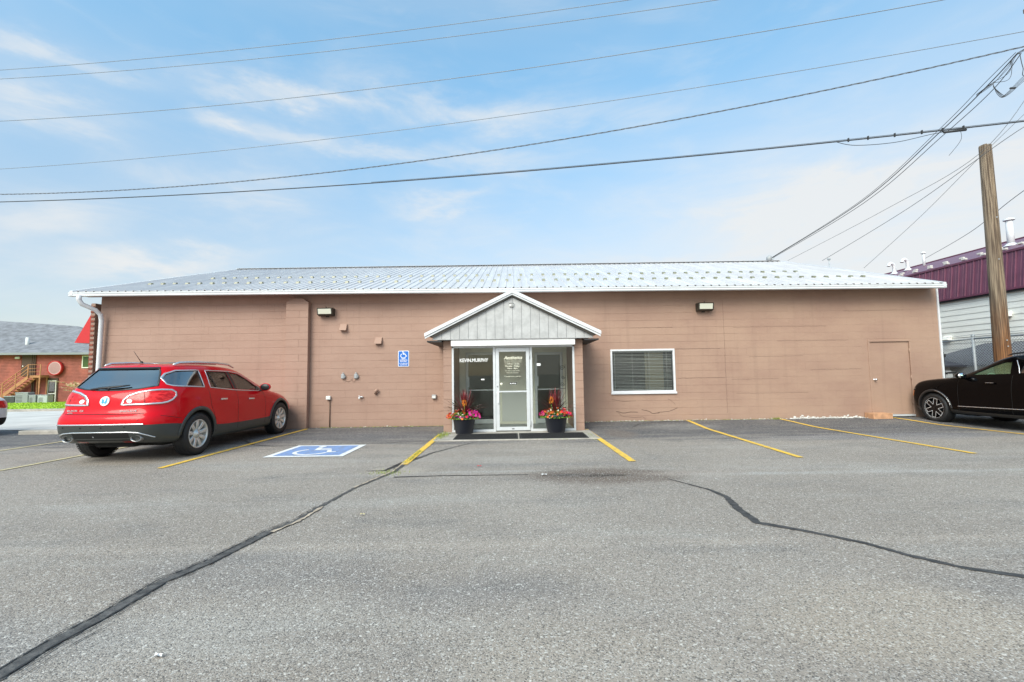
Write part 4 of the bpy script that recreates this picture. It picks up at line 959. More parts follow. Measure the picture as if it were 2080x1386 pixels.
for s_ in (1, -1):
    for q, mm in ((Q1, 'dark_tint'), (Q2, 'tinted_glass'), (Q3, 'tinted_glass')): red.patch(grow(q, .01), 'side', 'window', M[mm], s_, off=-.012, thick=.006)
    red.strip(grow(Q1, .012), 'side', 'window_trim', M['silver_trim'], s_, w=.022, closed=True)
    outer = [(-1.12,1.24),(-1.10,1.575),(-.30,1.555),(-.0,1.515),(.27,1.41),(.66,1.185),(.62,1.11),(.2,1.128),(-.4,1.165)]
    red.strip(outer, 'side', 'window_trim', M['silver_trim'], s_, w=.018, closed=True)
    red.patch([(-.355,1.185),(-.45,1.545),(-.345,1.54),(-.25,1.18)], 'side', 'pillar', M['black_plastic'], s_, off=.003)
    red.strip([(-.93,1.24),(-1.05,1.55)], 'side', 'window_divider', M['black_plastic'], s_, w=.018)
    red.patch([(-.1+.62,1.13),(.72,1.14),(.75,1.165),(.58,1.24)], 'side', 'mirror_base', M['black_plastic'], s_, off=.004)
    for yy, zz in ((-.80, 1.0), (.18, .955)):
        red.patch([(yy-.10,zz-.016),(yy+.09,zz-.020),(yy+.10,zz+.008),(yy-.09,zz+.016)], 'side', 'door_handle', M['silver_trim'], s_, off=.035, thick=.02)
    for pts in ([(-1.20,1.22),(-1.17,.9),(-1.02,.62),(-1.0,.36)], [(-.30,1.16),(-.27,.8),(-.27,.36)], [(.72,1.12),(.80,.9),(.80,.36)], [(-2.30,.8),(-1.96,.72)]): red.strip(pts, 'side', 'seam', M['wheel_well'], s_, w=.007, off=.0015, thick=.004)
    red.strip([(-1.5+.475*cos(R(a)), .39+.475*sin(R(a))) for a in range(2, 180, 7)], 'side', 'arch_trim', M['cladding'], s_, w=.065, off=.012, thick=.03)
    red.strip([(1.5+.475*cos(R(a)), .39+.475*sin(R(a))) for a in range(2, 180, 7)], 'side', 'arch_trim', M['cladding'], s_, w=.065, off=.012, thick=.03)
    # tail lamp wrapping round the corner
    TL = [(-1.50,1.005),(-1.475,1.07),(-1.42,1.13),(-1.30,1.185),(-1.15,1.215),(-1.0,1.225),(-.86,1.215),(-.805,1.18),(-.80,1.13),(-.85,1.07),(-.92,1.035),(-1.0,1.02),(-1.25,1.01)]
    tl = red.patch(TL, 'rcorner', 'tail_lamp', M['red_lamp'], s_, off=.010, thick=.03, grid=.05)
    red.strip(grow(TL, .012), 'rcorner', 'lamp_trim', M['silver_trim'], s_, w=.028, off=.014, closed=True, parent=tl)
    red.strip([(-1.23,1.015),(-1.235,1.19)], 'rcorner', 'lamp_seam', M['wheel_well'], s_, w=.006, off=.0115, parent=tl)
    c0 = (-1.42, 1.055); red.patch([(c0[0]+.034*cos(2*pi*k/12), c0[1]+.034*sin(2*pi*k/12)) for k in range(12)], 'rcorner', 'reversing_light', M['print_white'], s_, off=.014, thick=.006, parent=tl)
    red.patch([(-.48+.7,.0)] and [(s_*.30,.385),(s_*.47,.385),(s_*.47,.355),(s_*.30,.355)][::s_], 'rear', 'reflector', M['reflector_red'], off=.008)
    # exhaust tip in its recess
    mb = MB(); pr = [(.062,0),(.068,-.008),(.068,-.16),(.056,-.16),(.054,0),(.062,0)]; mb.lathe([(r_, h_) for r_, h_ in pr], 'y', n=20)
    for i, v in enumerate(mb.v): mb.v[i] = (v[0]*1.45, -v[1], v[2]*.85)
    o = red.part(mb, 'exhaust_tip', mat('exhaust_steel', (.3, .3, .3), .3, metal=.9) if s_ > 0 else M['exhaust_steel'], fix=True); o.location = (s_*.57, -2.455, .44)
    mb = MB(); mb.lathe([(0, .06), (.055, .05)], 'y', n=16); o = red.part(mb, 'exhaust_bore', M['wheel_well']); o.location = (s_*.57, -2.45, .44); o.scale = (1.4, 1, .85)
    hl = red.patch([(-1.60,.74),(-1.28,.70),(-.95,.72),(-.86,.79),(-.98,.85),(-1.25,.86),(-1.5,.82)], 'fcorner', 'headlight', M['clear_lamp'], s_, off=.008)
    # roof rail
    mb = MB(); pts = [(s_*.625, -1.75, 1.67), (s_*.63, -1.62, 1.71), (s_*.64, -1.2, 1.73), (s_*.64, -.6, 1.73), (s_*.63, -.15, 1.705), (s_*.62, .05, 1.64)]; mb.tube(pts, [.016, .024, .024, .024, .022, .014], 8); red.part(mb, 'roof_rail', M['silver_trim'])
    # door mirror
    mb = MB(); mx = s_*1.04; mb.lathe([(0,.72),(.05,.712),(.09,.69),(.118,.65),(.125,.61),(.12,.60),(0,.60)], 'y', (0, 0, 0), 20); mb.v = [(mx+v[0], v[1], 1.19+v[2]*.72) for v in mb.v]; mr = red.part(mb, 'door_mirror', M['red_car_paint'])
    mb = MB(); mb.lathe([(0,.592),(.105,.592),(.11,.601)], 'y', (0, 0, 0), 20); mb.v = [(mx+v[0], v[1], 1.19+v[2]*.70) for v in mb.v]; mb.obj('mirror_glass', M['black_plastic'], mr); mb = MB(); mb.box(min(s_*.90, mx), max(s_*.90, mx), .62, .69, 1.10, 1.15, .01); mb.obj('mirror_arm', M['black_plastic'], mr)
red.patch(grow(RG, .01), 'rear', 'rear_window', M['dark_tint'], off=-.012, thick=.006)
red.strip(RG, 'rear', 'window_seal', M['black_plastic'], w=.02, closed=True)
red.patch(grow(WS, .01), 'front', 'windscreen', M['tinted_glass'], off=-.012, thick=.006)
red.patch([(-.56,1.612),(.56,1.612),(.54,1.632),(-.54,1.632)], 'rear', 'spoiler_lip', M['black_plastic'], off=.025, thick=.05)
red.strip([(-.80,.672),(-.5,.674),(0,.675),(.5,.674),(.70,.672)], 'rear', 'bumper_strip', M['silver_trim'], w=.022, off=.012)
red.strip([(-.72,.50),(-.62,.53),(-.45,.545),(0,.548),(.45,.545),(.62,.53),(.72,.49),(.80,.44)], 'rear', 'bumper_moulding', M['silver_trim'], w=.018, off=.012)
red.patch([(-.45,.40),(.45,.40),(.47,.53),(-.47,.53)], 'rear', 'bumper_insert', M['wheel_well'], off=.004)
red.strip([(-.72,.845),(-.70,1.0)], 'rear', 'seam', M['wheel_well'], w=.007, off=.0015); red.strip([(-.66,.845),(0,.842),(.66,.845)], 'rear', 'seam', M['wheel_well'], w=.010, off=.0015); red.strip([(.58,.68),(.66,.80)], 'rear', 'seam', M['wheel_well'], w=.006, off=.0015)
for xx, zz in ((-.62,.63),(-.3,.625),(.05,.625),(.42,.63),(-.11,.47)): red.patch([(xx+.012*cos(2*pi*k/8), zz+.012*sin(2*pi*k/8)) for k in range(8)], 'rear', 'parking_sensor', M['plastic_grey'] if zz < .5 else M['wheel_well'], off=.006)
em = red.patch([(.078*cos(2*pi*k/20), 1.06+.078*sin(2*pi*k/20)) for k in range(20)], 'rear', 'emblem', M['print_white'], off=.014)
for q in ([(-.045,1.03),(-.02,1.015),(-.005,1.03),(-.01,1.085),(-.045,1.10)], [(-.002,1.03),(.02,1.012),(.045,1.03),(.045,1.11),(.022,1.115),(.018,1.07)]): red.patch(q, 'rear', 'emblem_shield', M['emblem_blue'], off=.018, parent=em)
def rear_text(txt, x, z, wd, h):
    me = text_mesh(txt, .1, 'badge', bold=.003, width=wd, height=h); p = red.proj(x, z, red.frame('rear'), .006); o = link('badge', me, M['silver_trim'], red.root, p)
    q = red.proj(x+.1, z, red.frame('rear'), .006); o.rotation_euler = (0, 0, math.atan2(q.y-p.y, .1))
rear_text('ENCLAVE', .42, .875, .26, .032); rear_text('BUICK', -.53, .89, .2, .03); rear_text('CX', -.36, .885, .07, .035); rear_text('AWD', -.56, .858, .1, .02)
mb = MB(); mb.tube([(-.02,-2.31,1.235), (-.02,-2.34,1.245)], .02, 8); wi = red.part(mb, 'wiper', M['black_plastic'])
wp = [Vector((xx, 0, zz)) for xx, zz in ((-.32,1.255),(-.15,1.275),(0,1.285),(.15,1.300),(.30,1.318))]
for p in wp:
    h = red.proj(p.x, p.z, red.frame('rear'), .03); p.y = h.y
mb = MB(); mb.tube(wp, [.012,.022,.022,.018,.010], 5); mb.tube([(-.02,-2.34,1.245), tuple(wp[2]+Vector((0,-.012,0)))], .014, 6); mb.obj('wiper_blade', M['black_plastic'], wi)
mb = MB(); mb.tube([(-.06,-1.62,1.72), (-.10,-1.76,1.93)], [.007,.003], 6); mb.lathe([(.03,0),(.018,.03),(0,.04)], 'z', (-.06,-1.62,1.715), 10); red.part(mb, 'antenna', M['black_plastic'])
mb = MB(); mb.box(-.35, .35, -1.0, -.1, 1.708, 1.742, .01); red.part(mb, 'sunroof', M['dark_tint'])
mb = MB(); mb.box(-.62, .62, -1.9, 2.1, .24, .33, .02); mb.tube([(-.3,1.2,.22),(-.3,-1.2,.22),(-.45,-2.2,.32)], .035, 8); mb.tube([(-.8,-1.5,.36),(.8,-1.5,.36)], .05, 8); mb.box(-.35, .35, -2.2, -1.8, .26, .36, .03); red.part(mb, 'underbody', M['wheel_well'])
seats(red, (.1, -.8)); mb = MB(); mb.box(-.78, .78, .6, .95, .7, 1.07, .06); red.part(mb, 'dashboard', M['car_interior'])
for y in (-1.5, 1.5):
    for s_ in (1, -1): make_wheel(red, y, s_*.855, s_, .39, .24, .262, 'ten')

# ---- black SUV
BS = [
 [(-2.30,.74,.40),(-2.38,.78,.55),(-2.38,.79,.68),(-2.37,.78,.80),(-2.34,.76,.9),(-2.32,.75,1.10),(-2.26,.72,1.24),(-2.05,.60,1.55),(-2.05,.57,1.64)],
 [(-2.1,.90,.34),(-2.12,.93,.50),(-2.12,.945,.62),(-2.12,.945,.78),(-2.12,.94,.9),(-2.1,.92,1.10),(-2.05,.87,1.26),(-1.88,.70,1.55),(-1.82,.65,1.665)],
 [(-1.9,.93,.30),(-1.9,.96,.46),(-1.9,.98,.60),(-1.9,.98,.78),(-1.9,.975,.9),(-1.88,.95,1.10),(-1.86,.90,1.27),(-1.66,.76,1.56),(-1.6,.68,1.675)],
 [(-1.45,.93,.28),(-1.45,.97,.42),(-1.45,.985,.58),(-1.45,.985,.76),(-1.45,.98,.9),(-1.45,.955,1.1),(-1.42,.905,1.265),(-1.3,.78,1.56),(-1.25,.69,1.68)],
 [(-.9,.92,.27),(-.9,.95,.36),(-.9,.955,.46),(-.9,.95,.68),(-.9,.955,.87),(-.9,.945,1.07),(-.9,.90,1.25),(-.85,.785,1.56),(-.82,.70,1.675)],
 [(-.3,.92,.26),(-.3,.945,.35),(-.3,.95,.45),(-.3,.94,.66),(-.3,.95,.86),(-.3,.94,1.06),(-.3,.895,1.225),(-.3,.785,1.545),(-.3,.70,1.665)],
 [(.25,.92,.26),(.25,.945,.35),(.25,.95,.45),(.25,.94,.66),(.25,.95,.86),(.25,.94,1.05),(.25,.89,1.20),(.12,.76,1.45),(.0,.68,1.61)],
 [(.8,.92,.26),(.8,.945,.35),(.8,.95,.45),(.8,.95,.65),(.8,.955,.85),(.78,.94,1.03),(.72,.89,1.17),(.58,.78,1.27),(.48,.67,1.37)],
 [(1.08,.92,.26),(1.08,.95,.38),(1.08,.96,.5),(1.08,.965,.68),(1.08,.965,.86),(1.06,.94,1.02),(1.04,.885,1.12),(.98,.80,1.15),(.92,.70,1.175)],
 [(1.5,.92,.27),(1.5,.965,.4),(1.5,.985,.56),(1.5,.99,.72),(1.5,.975,.88),(1.48,.94,1.00),(1.45,.885,1.095),(1.4,.80,1.125),(1.35,.68,1.14)],
 [(1.92,.88,.22),(1.95,.93,.38),(1.97,.945,.55),(1.98,.945,.70),(1.97,.93,.84),(1.93,.90,.97),(1.88,.85,1.055),(1.82,.77,1.085),(1.76,.66,1.10)],
 [(2.0,.84,.24),(2.08,.89,.40),(2.12,.91,.55),(2.13,.91,.69),(2.12,.90,.82),(2.09,.87,.94),(2.03,.81,1.015),(1.97,.72,1.05),(1.91,.62,1.07)],
 [(2.06,.62,.27),(2.15,.70,.41),(2.19,.73,.55),(2.20,.73,.67),(2.19,.72,.79),(2.16,.69,.89),(2.11,.63,.97),(2.05,.56,1.01),(1.99,.48,1.035)]]
blk = Car('black_car', (11.83, 10.40, 0), 0, [M['black_car_paint'], M['black_plastic']], BS, crown=[.02]+[.035]*5+[.035,.04,.04,.035,.03,.02,.015], bulge_r=[.05]*9, bulge_f=[.05]*9, split=1)
tag(blk.root, 'glossy black SUV parked at the right edge of the picture, nose near the brown door', 'car')
K1 = [(.50,1.225),(.40,1.29),(.15,1.405),(-.12,1.50),(-.33,1.515),(-.36,1.25)]; K2 = [(-.55,1.265),(-.63,1.54),(-1.25,1.53),(-1.30,1.29)]; K3 = [(-1.42,1.30),(-1.38,1.52),(-1.75,1.49),(-1.80,1.34)]
mb = MB()
for q in (K1, K2, K3): mb.prism(q, 0, -1.3, 1.3)
sidecut = mb.me('cut', [IN], fix=True)
KG = [(-.62,1.30),(.62,1.30),(.50,1.56),(-.50,1.56)]; KW = [(-.72,1.20),(.72,1.20),(.58,1.55),(-.58,1.55)]
mb = MB(); mb.prism(KG, 1, -2.8, -1.6); mb.prism(KW, 1, .0, 2.6); endcut = mb.me('cut', [IN], fix=True)
blk.body([wells_me((-1.45, 1.45), .37, .43, .60, 1.3), cabin_me([(.42,.80,-.95,.9),(.46,.80,-.95,.92),(.95,.83,-2.05,.9),(1.22,.80,-2.05,.75),(1.55,.66,-1.85,.0)], IN), sidecut, endcut])
for s_ in (1, -1):
    blk.patch(grow(K1, .01), 'side', 'window', M['green_glass'], s_, off=-.012, thick=.006)
    for q in (K2, K3): blk.patch(grow(q, .01), 'side', 'window', M['dark_tint'], s_, off=-.012, thick=.006)
    blk.strip([(-.42,1.545),(-.50,1.40),(-.545,1.26)][::-1], 'side', 'pillar_trim', M['silver_trim'], s_, w=.014)
    blk.strip([(.82,.46),(0,.475),(-.85,.49)], 'side', 'door_moulding', M['silver_trim'], s_, w=.014)
    blk.strip([(1.45+.46*cos(R(a)), .37+.46*sin(R(a))) for a in range(100, 172, 6)], 'side', 'arch_line', M['silver_trim'], s_, w=.008, off=.012)
    for yy in (1.45, -1.45): blk.strip([(yy+.455*cos(R(a)), .37+.455*sin(R(a))) for a in range(2, 180, 7)], 'side', 'arch_trim', M['black_plastic'], s_, w=.055, off=.010, thick=.03)
    for yy, zz in ((.02, 1.03), (-1.05, 1.06)): blk.patch([(yy-.10,zz-.014),(yy+.10,zz-.014),(yy+.10,zz+.014),(yy-.10,zz+.014)], 'side', 'door_handle', M['black_car_paint'], s_, off=.035, thick=.02)
    blk.strip([(.02-.09,1.046),(.02+.09,1.046)], 'side', 'handle_strip', M['silver_trim'], s_, w=.008, off=.038)
    for pts in ([(.78,1.15),(.80,.8),(.80,.35)], [(-.42,1.22),(-.40,.8),(-.40,.36)], [(-1.1,.9),(-1.0,.6),(-.95,.36)]): blk.strip(pts, 'side', 'seam', M['wheel_well'], s_, w=.006, off=.001)
    hl = blk.patch([(-1.10,.80),(-.88,.79),(-.76,.86),(-.86,.90),(-1.1,.87)], 'fcorner', 'headlight', M['dark_tint'], s_, off=.006); blk.patch([(-.86,.66),(-.83,.66),(-.80,.80),(-.83,.80)], 'fcorner', 'marker_lamp', M['amber_lamp'], s_, off=.008)
    blk.patch([(-1.4,.72),(-1.0,.72),(-.80,.74),(-.80,1.0),(-1.0,1.02),(-1.3,1.0)][::-1] and [(-1.45,.95),(-1.0,.93),(-.82,.97),(-.84,1.06),(-1.0,1.08),(-1.4,1.07)], 'rcorner', 'tail_lamp', M['red_lamp'], s_, off=.008)
    mb = MB(); mx = s_*1.02; mb.lathe([(0,.70),(.05,.692),(.09,.67),(.11,.63),(.115,.59),(.11,.58),(0,.58)], 'y', (0, 0, 0), 20); mb.v = [(mx+v[0], v[1], 1.205+v[2]*.68) for v in mb.v]; mr = blk.part(mb, 'door_mirror', M['black_car_paint']); mb = MB(); mb.lathe([(0,.572),(.098,.572),(.10,.581)], 'y', (0, 0, 0), 20); mb.v = [(mx+v[0], v[1], 1.205+v[2]*.66) for v in mb.v]; mb.obj('mirror_glass', M['chrome'], mr)
    mb = MB(); mb.box(min(s_*.89, mx), max(s_*.89, mx), .61, .68, 1.14, 1.18, .01); mb.obj('mirror_arm', M['black_plastic'], mr)
    mb = MB(); mb.tube([(s_*.66, -1.8, 1.665), (s_*.67, -1.5, 1.715), (s_*.68, -.6, 1.72), (s_*.67, -.25, 1.69), (s_*.665, -.15, 1.66)], [.012,.02,.02,.018,.01], 6); blk.part(mb, 'roof_rail', M['black_plastic'])
blk.patch(grow(KG, .01), 'rear', 'rear_window', M['dark_tint'], off=-.012, thick=.006); blk.patch(grow(KW, .01), 'front', 'windscreen', M['window_glass'], off=-.012, thick=.006)
blk.patch([(-.5,.42),(.5,.42),(.56,.62),(-.56,.62)], 'front', 'grille', M['black_plastic'], off=.006)
seats(blk, (.0, -.9), hh=1.12); mb = MB(); mb.box(-.76, .76, .55, .85, .7, 1.12, .06); blk.part(mb, 'dashboard', M['car_interior'])
mb = MB(); n = 20; mb.tube([(-.38+.17*cos(2*pi*k/n), .48+.05*sin(2*pi*k/n), 1.08+.17*sin(2*pi*k/n)) for k in range(n+1)], .012, 6); blk.part(mb, 'steering_wheel', M['cream'])
mb = MB(); mb.box(-.62, .62, -1.9, 1.9, .25, .35, .02); mb.box(-.4, .4, .9, 1.8, .2, .3, .03); blk.part(mb, 'underbody', M['wheel_well'])
for y in (-1.45, 1.45):
    for s_ in (1, -1): make_wheel(blk, y, s_*.845, s_, .375, .24, .268, 'star')

# ---- white sedan whose tail just enters the picture at the left
VS = []
for i, (y, k) in enumerate(((-2.25,.80), (-2.05,.93), (-1.35,.99), (-.4,1.), (.6,1.), (1.35,.99), (1.95,.94), (2.2,.7))):
    roof = {0:(-2.05,1.02,.62), 1:(-1.75,1.05,.70), 2:(-1.1,1.30,.62), 3:(-.4,1.44,.58), 4:(.25,1.42,.58), 5:(1.05,1.0,.70), 6:(1.7,.9,.66), 7:(2.05,.76,.5)}[i]
    VS.append([(y, .86*k, .22), (y-(.05 if i == 0 else 0), .90*k, .45), (y-(.03 if i == 0 else 0), .91*k, .68), (y, .89*k, .88 if i < 5 else .8), (y+(.06 if i == 0 else 0), .84*k, .96 if i < 6 else .84), (roof[0], roof[2], roof[1])])
wht = Car('white_car', (-16.0, 11.75, 0), pi/2, [M['white_car_paint'], M['white_car_paint']], VS, split=1, bulge_r=[.1]*6, bulge_f=[.1]*6)
tag(wht.root, 'white sedan of which only the rounded tail shows at the left edge of the picture', 'car')
wht.body([wells_me((-1.35, 1.35), .32, .37, .58, 1.2)])
for s_ in (1, -1):
    wht.patch([(-.95,1.0),(-.75,1.28),(.3,1.30),(.85,1.0)], 'side', 'window', M['dark_tint'], s_, off=.004); wht.patch([(-1.5,.72),(-1.2,.70),(-.95,.72),(-.9,.84),(-1.1,.90),(-1.45,.90)], 'rcorner', 'tail_lamp', M['red_lamp'], s_, off=.012)
wht.patch([(-.6,1.08),(.6,1.08),(.5,1.30),(-.5,1.30)], 'rear', 'rear_window', M['dark_tint'], off=.006)
for y in (-1.35, 1.35):
    for s_ in (1, -1): make_wheel(wht, y, s_*.80, s_, .32, .21, .21, 'ten')
# ================================================================ things fixed to the wall
def wall_light(x0, x1, z0, z1, lab, flip):
    r = empty('wall_light', ((x0+x1)/2, WY-.01, z0)); tag(r, lab, 'wall light', 'floodlights under the eaves'); wd = (x1-x0); hh = z1-z0
    mb = MB(); q = [(-.0, .02), (-.07, .0), (-.20, .04), (-.23, hh-.02), (-.21, hh), (0, hh)]
    mb.prism(q, 0, -wd/2, wd/2); mb.obj('housing', M['bronze_lamp'], r, fix=True)
    mb = MB(); a = -wd/2+(.03 if flip else .03); b = wd/2-.03; mb.add([(a, -.207, .052), (b, -.207, .052), (b, -.236, hh-.03), (a, -.236, hh-.03)], [(0,1,2,3)]); mb.add([(a, -.2, .05), (b, -.2, .05), (b, -.207, .052), (a, -.207, .052)], [(0,1,2,3)])
    mb.obj('lens', M['lamp_glass'], r)
    mb = MB(); mb.box(-.05, .05, -.004, .0, -.02, hh+.03); mb.tube([(0, -.1, hh-.01), (0, -.1, hh+.05)], .012, 6); mb.obj('bracket', M['bronze_lamp'], r)
wall_light(-5.38, -4.96, 3.09, 3.31, 'dark floodlight with a yellowed lens to the right of the pilaster', 0)
wall_light(5.17, 5.59, 3.07, 3.30, 'dark floodlight with a clear lens high on the wall right of the window', 1)
def hood(x0, x1, z0, z1, lab):
    mb = MB(); mb.prism([(0, z1-z0), (-.03, z1-z0), (-.12, .0), (-.11, -.004), (-.025, z1-z0-.02), (0, z1-z0-.02)], 0, -(x1-x0)/2, (x1-x0)/2)
    for xx in (-(x1-x0)/2, (x1-x0)/2-.006): mb.prism([(0, 0), (-.115, 0), (-.03, z1-z0-.005), (0, z1-z0-.005)], 0, xx+.0005, xx+.006)
    o = mb.obj('vent_hood', M['wall_paint'], None, ((x0+x1)/2, WY-.009, z0), fix=True); tag(o, lab, 'vent hood', 'painted vent hoods on the wall')
hood(-4.80, -4.61, 2.69, 2.87, 'tan painted vent hood just below the left floodlight'); hood(-3.82, -3.63, 2.30, 2.48, 'tan painted vent hood above the blue parking sign')
def meterbox(x, lab):
    r = empty('junction_box', (x, WY-.01, 1.34)); tag(r, lab, 'junction box', 'grey junction boxes side by side on the wall')
    mb = MB(); mb.box(-.05, .05, -.07, 0, 0, .14, .02); mb.obj('cover', M['plastic_grey'], r); mb = MB(); mb.tube([(0, -.03, .14), (0, -.03, .175)], .018, 8); mb.box(.05, .07, -.05, -.02, .04, .09, .003); mb.obj('fitting', M['plastic_grey'], r)
meterbox(-4.705, 'left of two small grey rounded junction boxes on the wall'); meterbox(-4.345, 'right of two small grey rounded junction boxes on the wall')
mb = MB(); mb.tube([(-4.70, WY-.03, 1.34), (-4.66, WY-.02, 1.29), (-4.58, WY-.02, 1.27), (-4.50, WY-.02, 1.29), (-4.46, WY-.02, 1.36), (-4.46, WY-.02, 1.28), (-4.40, WY-.02, 1.26), (-4.35, WY-.03, 1.34)], .005, 5)
tag(mb.obj('looped_wire', M['wall_paint']), 'thin painted wire looping between the two grey junction boxes', 'wire')
r = empty('outlet_box', (-5.10, WY-.01, .775)); tag(r, 'square white outlet box with a brown conduit running down the wall', 'outlet box')
mb = MB(); mb.box(-.06, .06, -.07, 0, 0, .10, .008); mb.obj('cover', M['plastic_white'], r); mb = MB(); mb.tube([(.035, -.02, 0), (.035, -.02, -.76)], .011, 6); mb.obj('conduit', M['brown_trim'], r)
r = empty('hose_tap', (-4.2, WY-.01, .78)); tag(r, 'small silver garden tap on the wall with two spouts', 'tap')
mb = MB(); mb.tube([(-.035, 0, .05), (-.035, -.07, .05), (-.035, -.09, .0)], .018, 8); mb.tube([(.035, 0, .05), (.035, -.06, .06)], .02, 8); mb.tube([(-.035, -.05, .06), (.04, -.05, .06)], .014, 6); mb.obj('pipe', M['alloy_edge'], r); mb = MB(); mb.lathe([(0,0),(.03,0),(.03,.012),(0,.012)], 'z', (-.035, -.06, .08), 10); mb.obj('valve_handle', M['alloy_edge'], r)
mb = MB(); mb.tube([(-3.80, WY, .93), (-3.80, WY-.06, .935), (-3.795, WY-.09, .985), (-3.76, WY-.085, 1.02), (-3.73, WY-.06, 1.0)], [.035, .038, .036, .034, .034], 10, cap=True); tag(mb.obj('vent_elbow', M['wall_paint']), 'curved tan painted vent elbow poking out of the wall', 'pipe')
r = empty('outlet_box', (-2.175, WY-.01, .76)); tag(r, 'small grey outlet box on the wall just left of the porch', 'outlet box')
mb = MB(); mb.box(-.06, .06, -.08, 0, 0, .11, .008); mb.obj('cover', M['plastic_grey'], r); mb = MB(); mb.box(-.045, .045, -.09, -.0805, .01, .08, .003); mb.obj('flap', M['plastic_white'], r)
# parking sign
r = empty('parking_sign', (-3.031, WY-.012, 1.655)); tag(r, 'blue and white wheelchair parking sign on the tan wall', 'sign')
def rrect(w_, h_, rad, n=5):
    out = []
    for cx_, cz_, a0 in ((w_/2-rad, h_-rad, 0), (-w_/2+rad, h_-rad, 90), (-w_/2+rad, rad, 180), (w_/2-rad, rad, 270)): out += [(cx_+rad*cos(R(a0+90*k/n)), cz_+rad*sin(R(a0+90*k/n))) for k in range(n+1)]
    return out
mb = MB(); mb.prism(rrect(.305, .445, .03), 1, -.004, 0); mb.obj('plate', M['print_white'], r, fix=True)
mb = MB(); mb.prism([(a, b+.012) for a, b in rrect(.275, .418, .022)], 1, -.0055, -.0042); mb.obj('blue_panel', M['sign_blue'], r, fix=True)
mb = MB()
def add_s(vs, fs): mb.add([(v[0]*.27, -.0062-v[2]*.2, v[1]*.23+.335) for v in vs], fs)
wheelchair(add_s); mb.obj('wheelchair_figure', M['print_white'], r)
for tx, z_, w_, h_ in (('PARKING', .205, .13, .022), ('VEHICLE ID', .168, .22, .026), ('REQUIRED', .130, .18, .026), ('UP TO $200 FINE', .078, .23, .026), ('FOR VIOLATION', .035, .20, .026)):
    link('sign_text', text_mesh(tx, .1, 'sign_text', bold=.003, width=w_, height=h_), M['print_white'], r, (0, -.0075, z_))
# camera in the gable
r = empty('security_camera', (.0, GY-.02, 3.03)); tag(r, 'small white security camera at the top of the porch gable', 'security camera')
mb = MB(); mb.box(-.05, .05, -.05, 0, 0, .07, .008); mb.obj('case', M['plastic_white'], r); mb = MB(); mb.lathe([(0, -.058), (.016, -.058), (.018, -.0505)], 'y', (.015, 0, .035), 12); mb.box(-.055, .055, -.052, .0, .072, .082); mb.obj('lens', M['dark_trim'], r)
# wooden doorstep
mb = MB(); mb.box(9.70, 10.22, 12.36, 12.68, .045, .20, .006); tag(mb.obj('wooden_step', mat('pale_wood', (.50, .27, .15), .8, var=.2, vscale=8)), 'pale timber block used as a step by the brown door', 'step')
# white pebbles / flakes heap on the ground
mb = MB()
for i in range(520):
    x = random.choice((random.gauss(8.6, .5), random.gauss(8.9, .35), random.gauss(9.3, .15))); y = 12.66-abs(random.gauss(0, .035)); s_ = random.uniform(.012, .035); z = gz(x, y)+s_*.3
    vs = [(x+random.uniform(-s_, s_), y+random.uniform(-s_, s_), z+random.uniform(-s_*.4, s_)) for _ in range(5)]; mb.add(vs, [(0,1,2),(0,2,3),(0,3,4),(1,2,4),(2,3,4)])
tag(mb.obj('paint_chips', M['flaking']), 'scattered white paint chips lying along the foot of the wall', 'debris', kind='stuff')
# weeds
def near(cx_, cy_, rx_, ry_): return lambda: (lambda x, y: (x, y, gz(x, y)))(random.gauss(cx_, rx_), random.gauss(cy_, ry_))
def line_w(x0, y0, x1, y1, s_): 
    def f():
        k = random.random(); x = x0+(x1-x0)*k+random.gauss(0, s_); y = y0+(y1-y0)*k+random.gauss(0, s_); return (x, y, gz(x, y))
    return f
for f_, n, h, lab in ((near(-1.62, 10.55, .07, .28), 420, .07, 'tuft of yellowish weeds at the left corner of the entrance slab'), (line_w(-1.74, 7.4, -1.74, 8.6, .03), 330, .03, 'low weeds growing in the near end of the left yellow line'),
                      (near(-1.85, 6.75, .14, .08), 150, .025, 'flat patch of weeds beside the tar seam'), (near(1.72, 10.3, .05, .3), 160, .04, 'small weeds at the right corner of the entrance slab'),
                      (line_w(-5.3, 12.64, -1.8, 12.64, .015), 420, .035, 'thin weeds along the foot of the wall left of the porch'), (line_w(1.9, 12.64, 7.3, 12.64, .015), 420, .03, 'thin weeds along the foot of the wall under the window'),
                      (near(7.22, 12.6, .06, .03), 110, .06, 'small green weed at the wall end of a yellow line'), (near(.75, 9.84, .35, .03), 120, .03, 'weeds at the front edge of the right doormat')):
    tag(blades(n, f_, h, M['weed'], wd=.0035).obj('weeds', M['weed']), lab, 'weeds', kind='stuff')
# fallen leaves on the ground
mat('dry_leaf', (.42, .36, .2), .8, var=.3, vscale=30); mat('red_petal', (.5, .03, .03), .7); mat('pale_chip', (.6, .6, .6), .7)
for x, y, s_, m_, lab in ((-1.55, 4.75, .022, 'dry_leaf', 'small dry leaf lying on the asphalt right of the tar seam'), (-.53, 7.1, .03, 'red_petal', 'red petal lying on the asphalt in front of the doormats'), (-1.83, 2.43, .022, 'pale_chip', 'pale pebble on the asphalt near the lower left seam'), (.42, 6.45, .035, 'pale_chip', 'white pebble at the edge of the wet stain')):
    mb = MB(); n = 8; mb.add([(s_*cos(2*pi*k/n)*(1.4 if k % 2 else 1), s_*.6*sin(2*pi*k/n), .006+.012*(k % 3 == 0)) for k in range(n)]+[(0, 0, .016)], [(k, (k+1) % n, n) for k in range(n)])
    tag(mb.obj('leaf' if 'leaf' in m_ else 'petal' if 'petal' in m_ else 'pebble', M[m_], None, (x, y, gz(x, y)+.004)), lab, 'leaf' if 'leaf' in m_ else 'petal' if 'petal' in m_ else 'pebble')

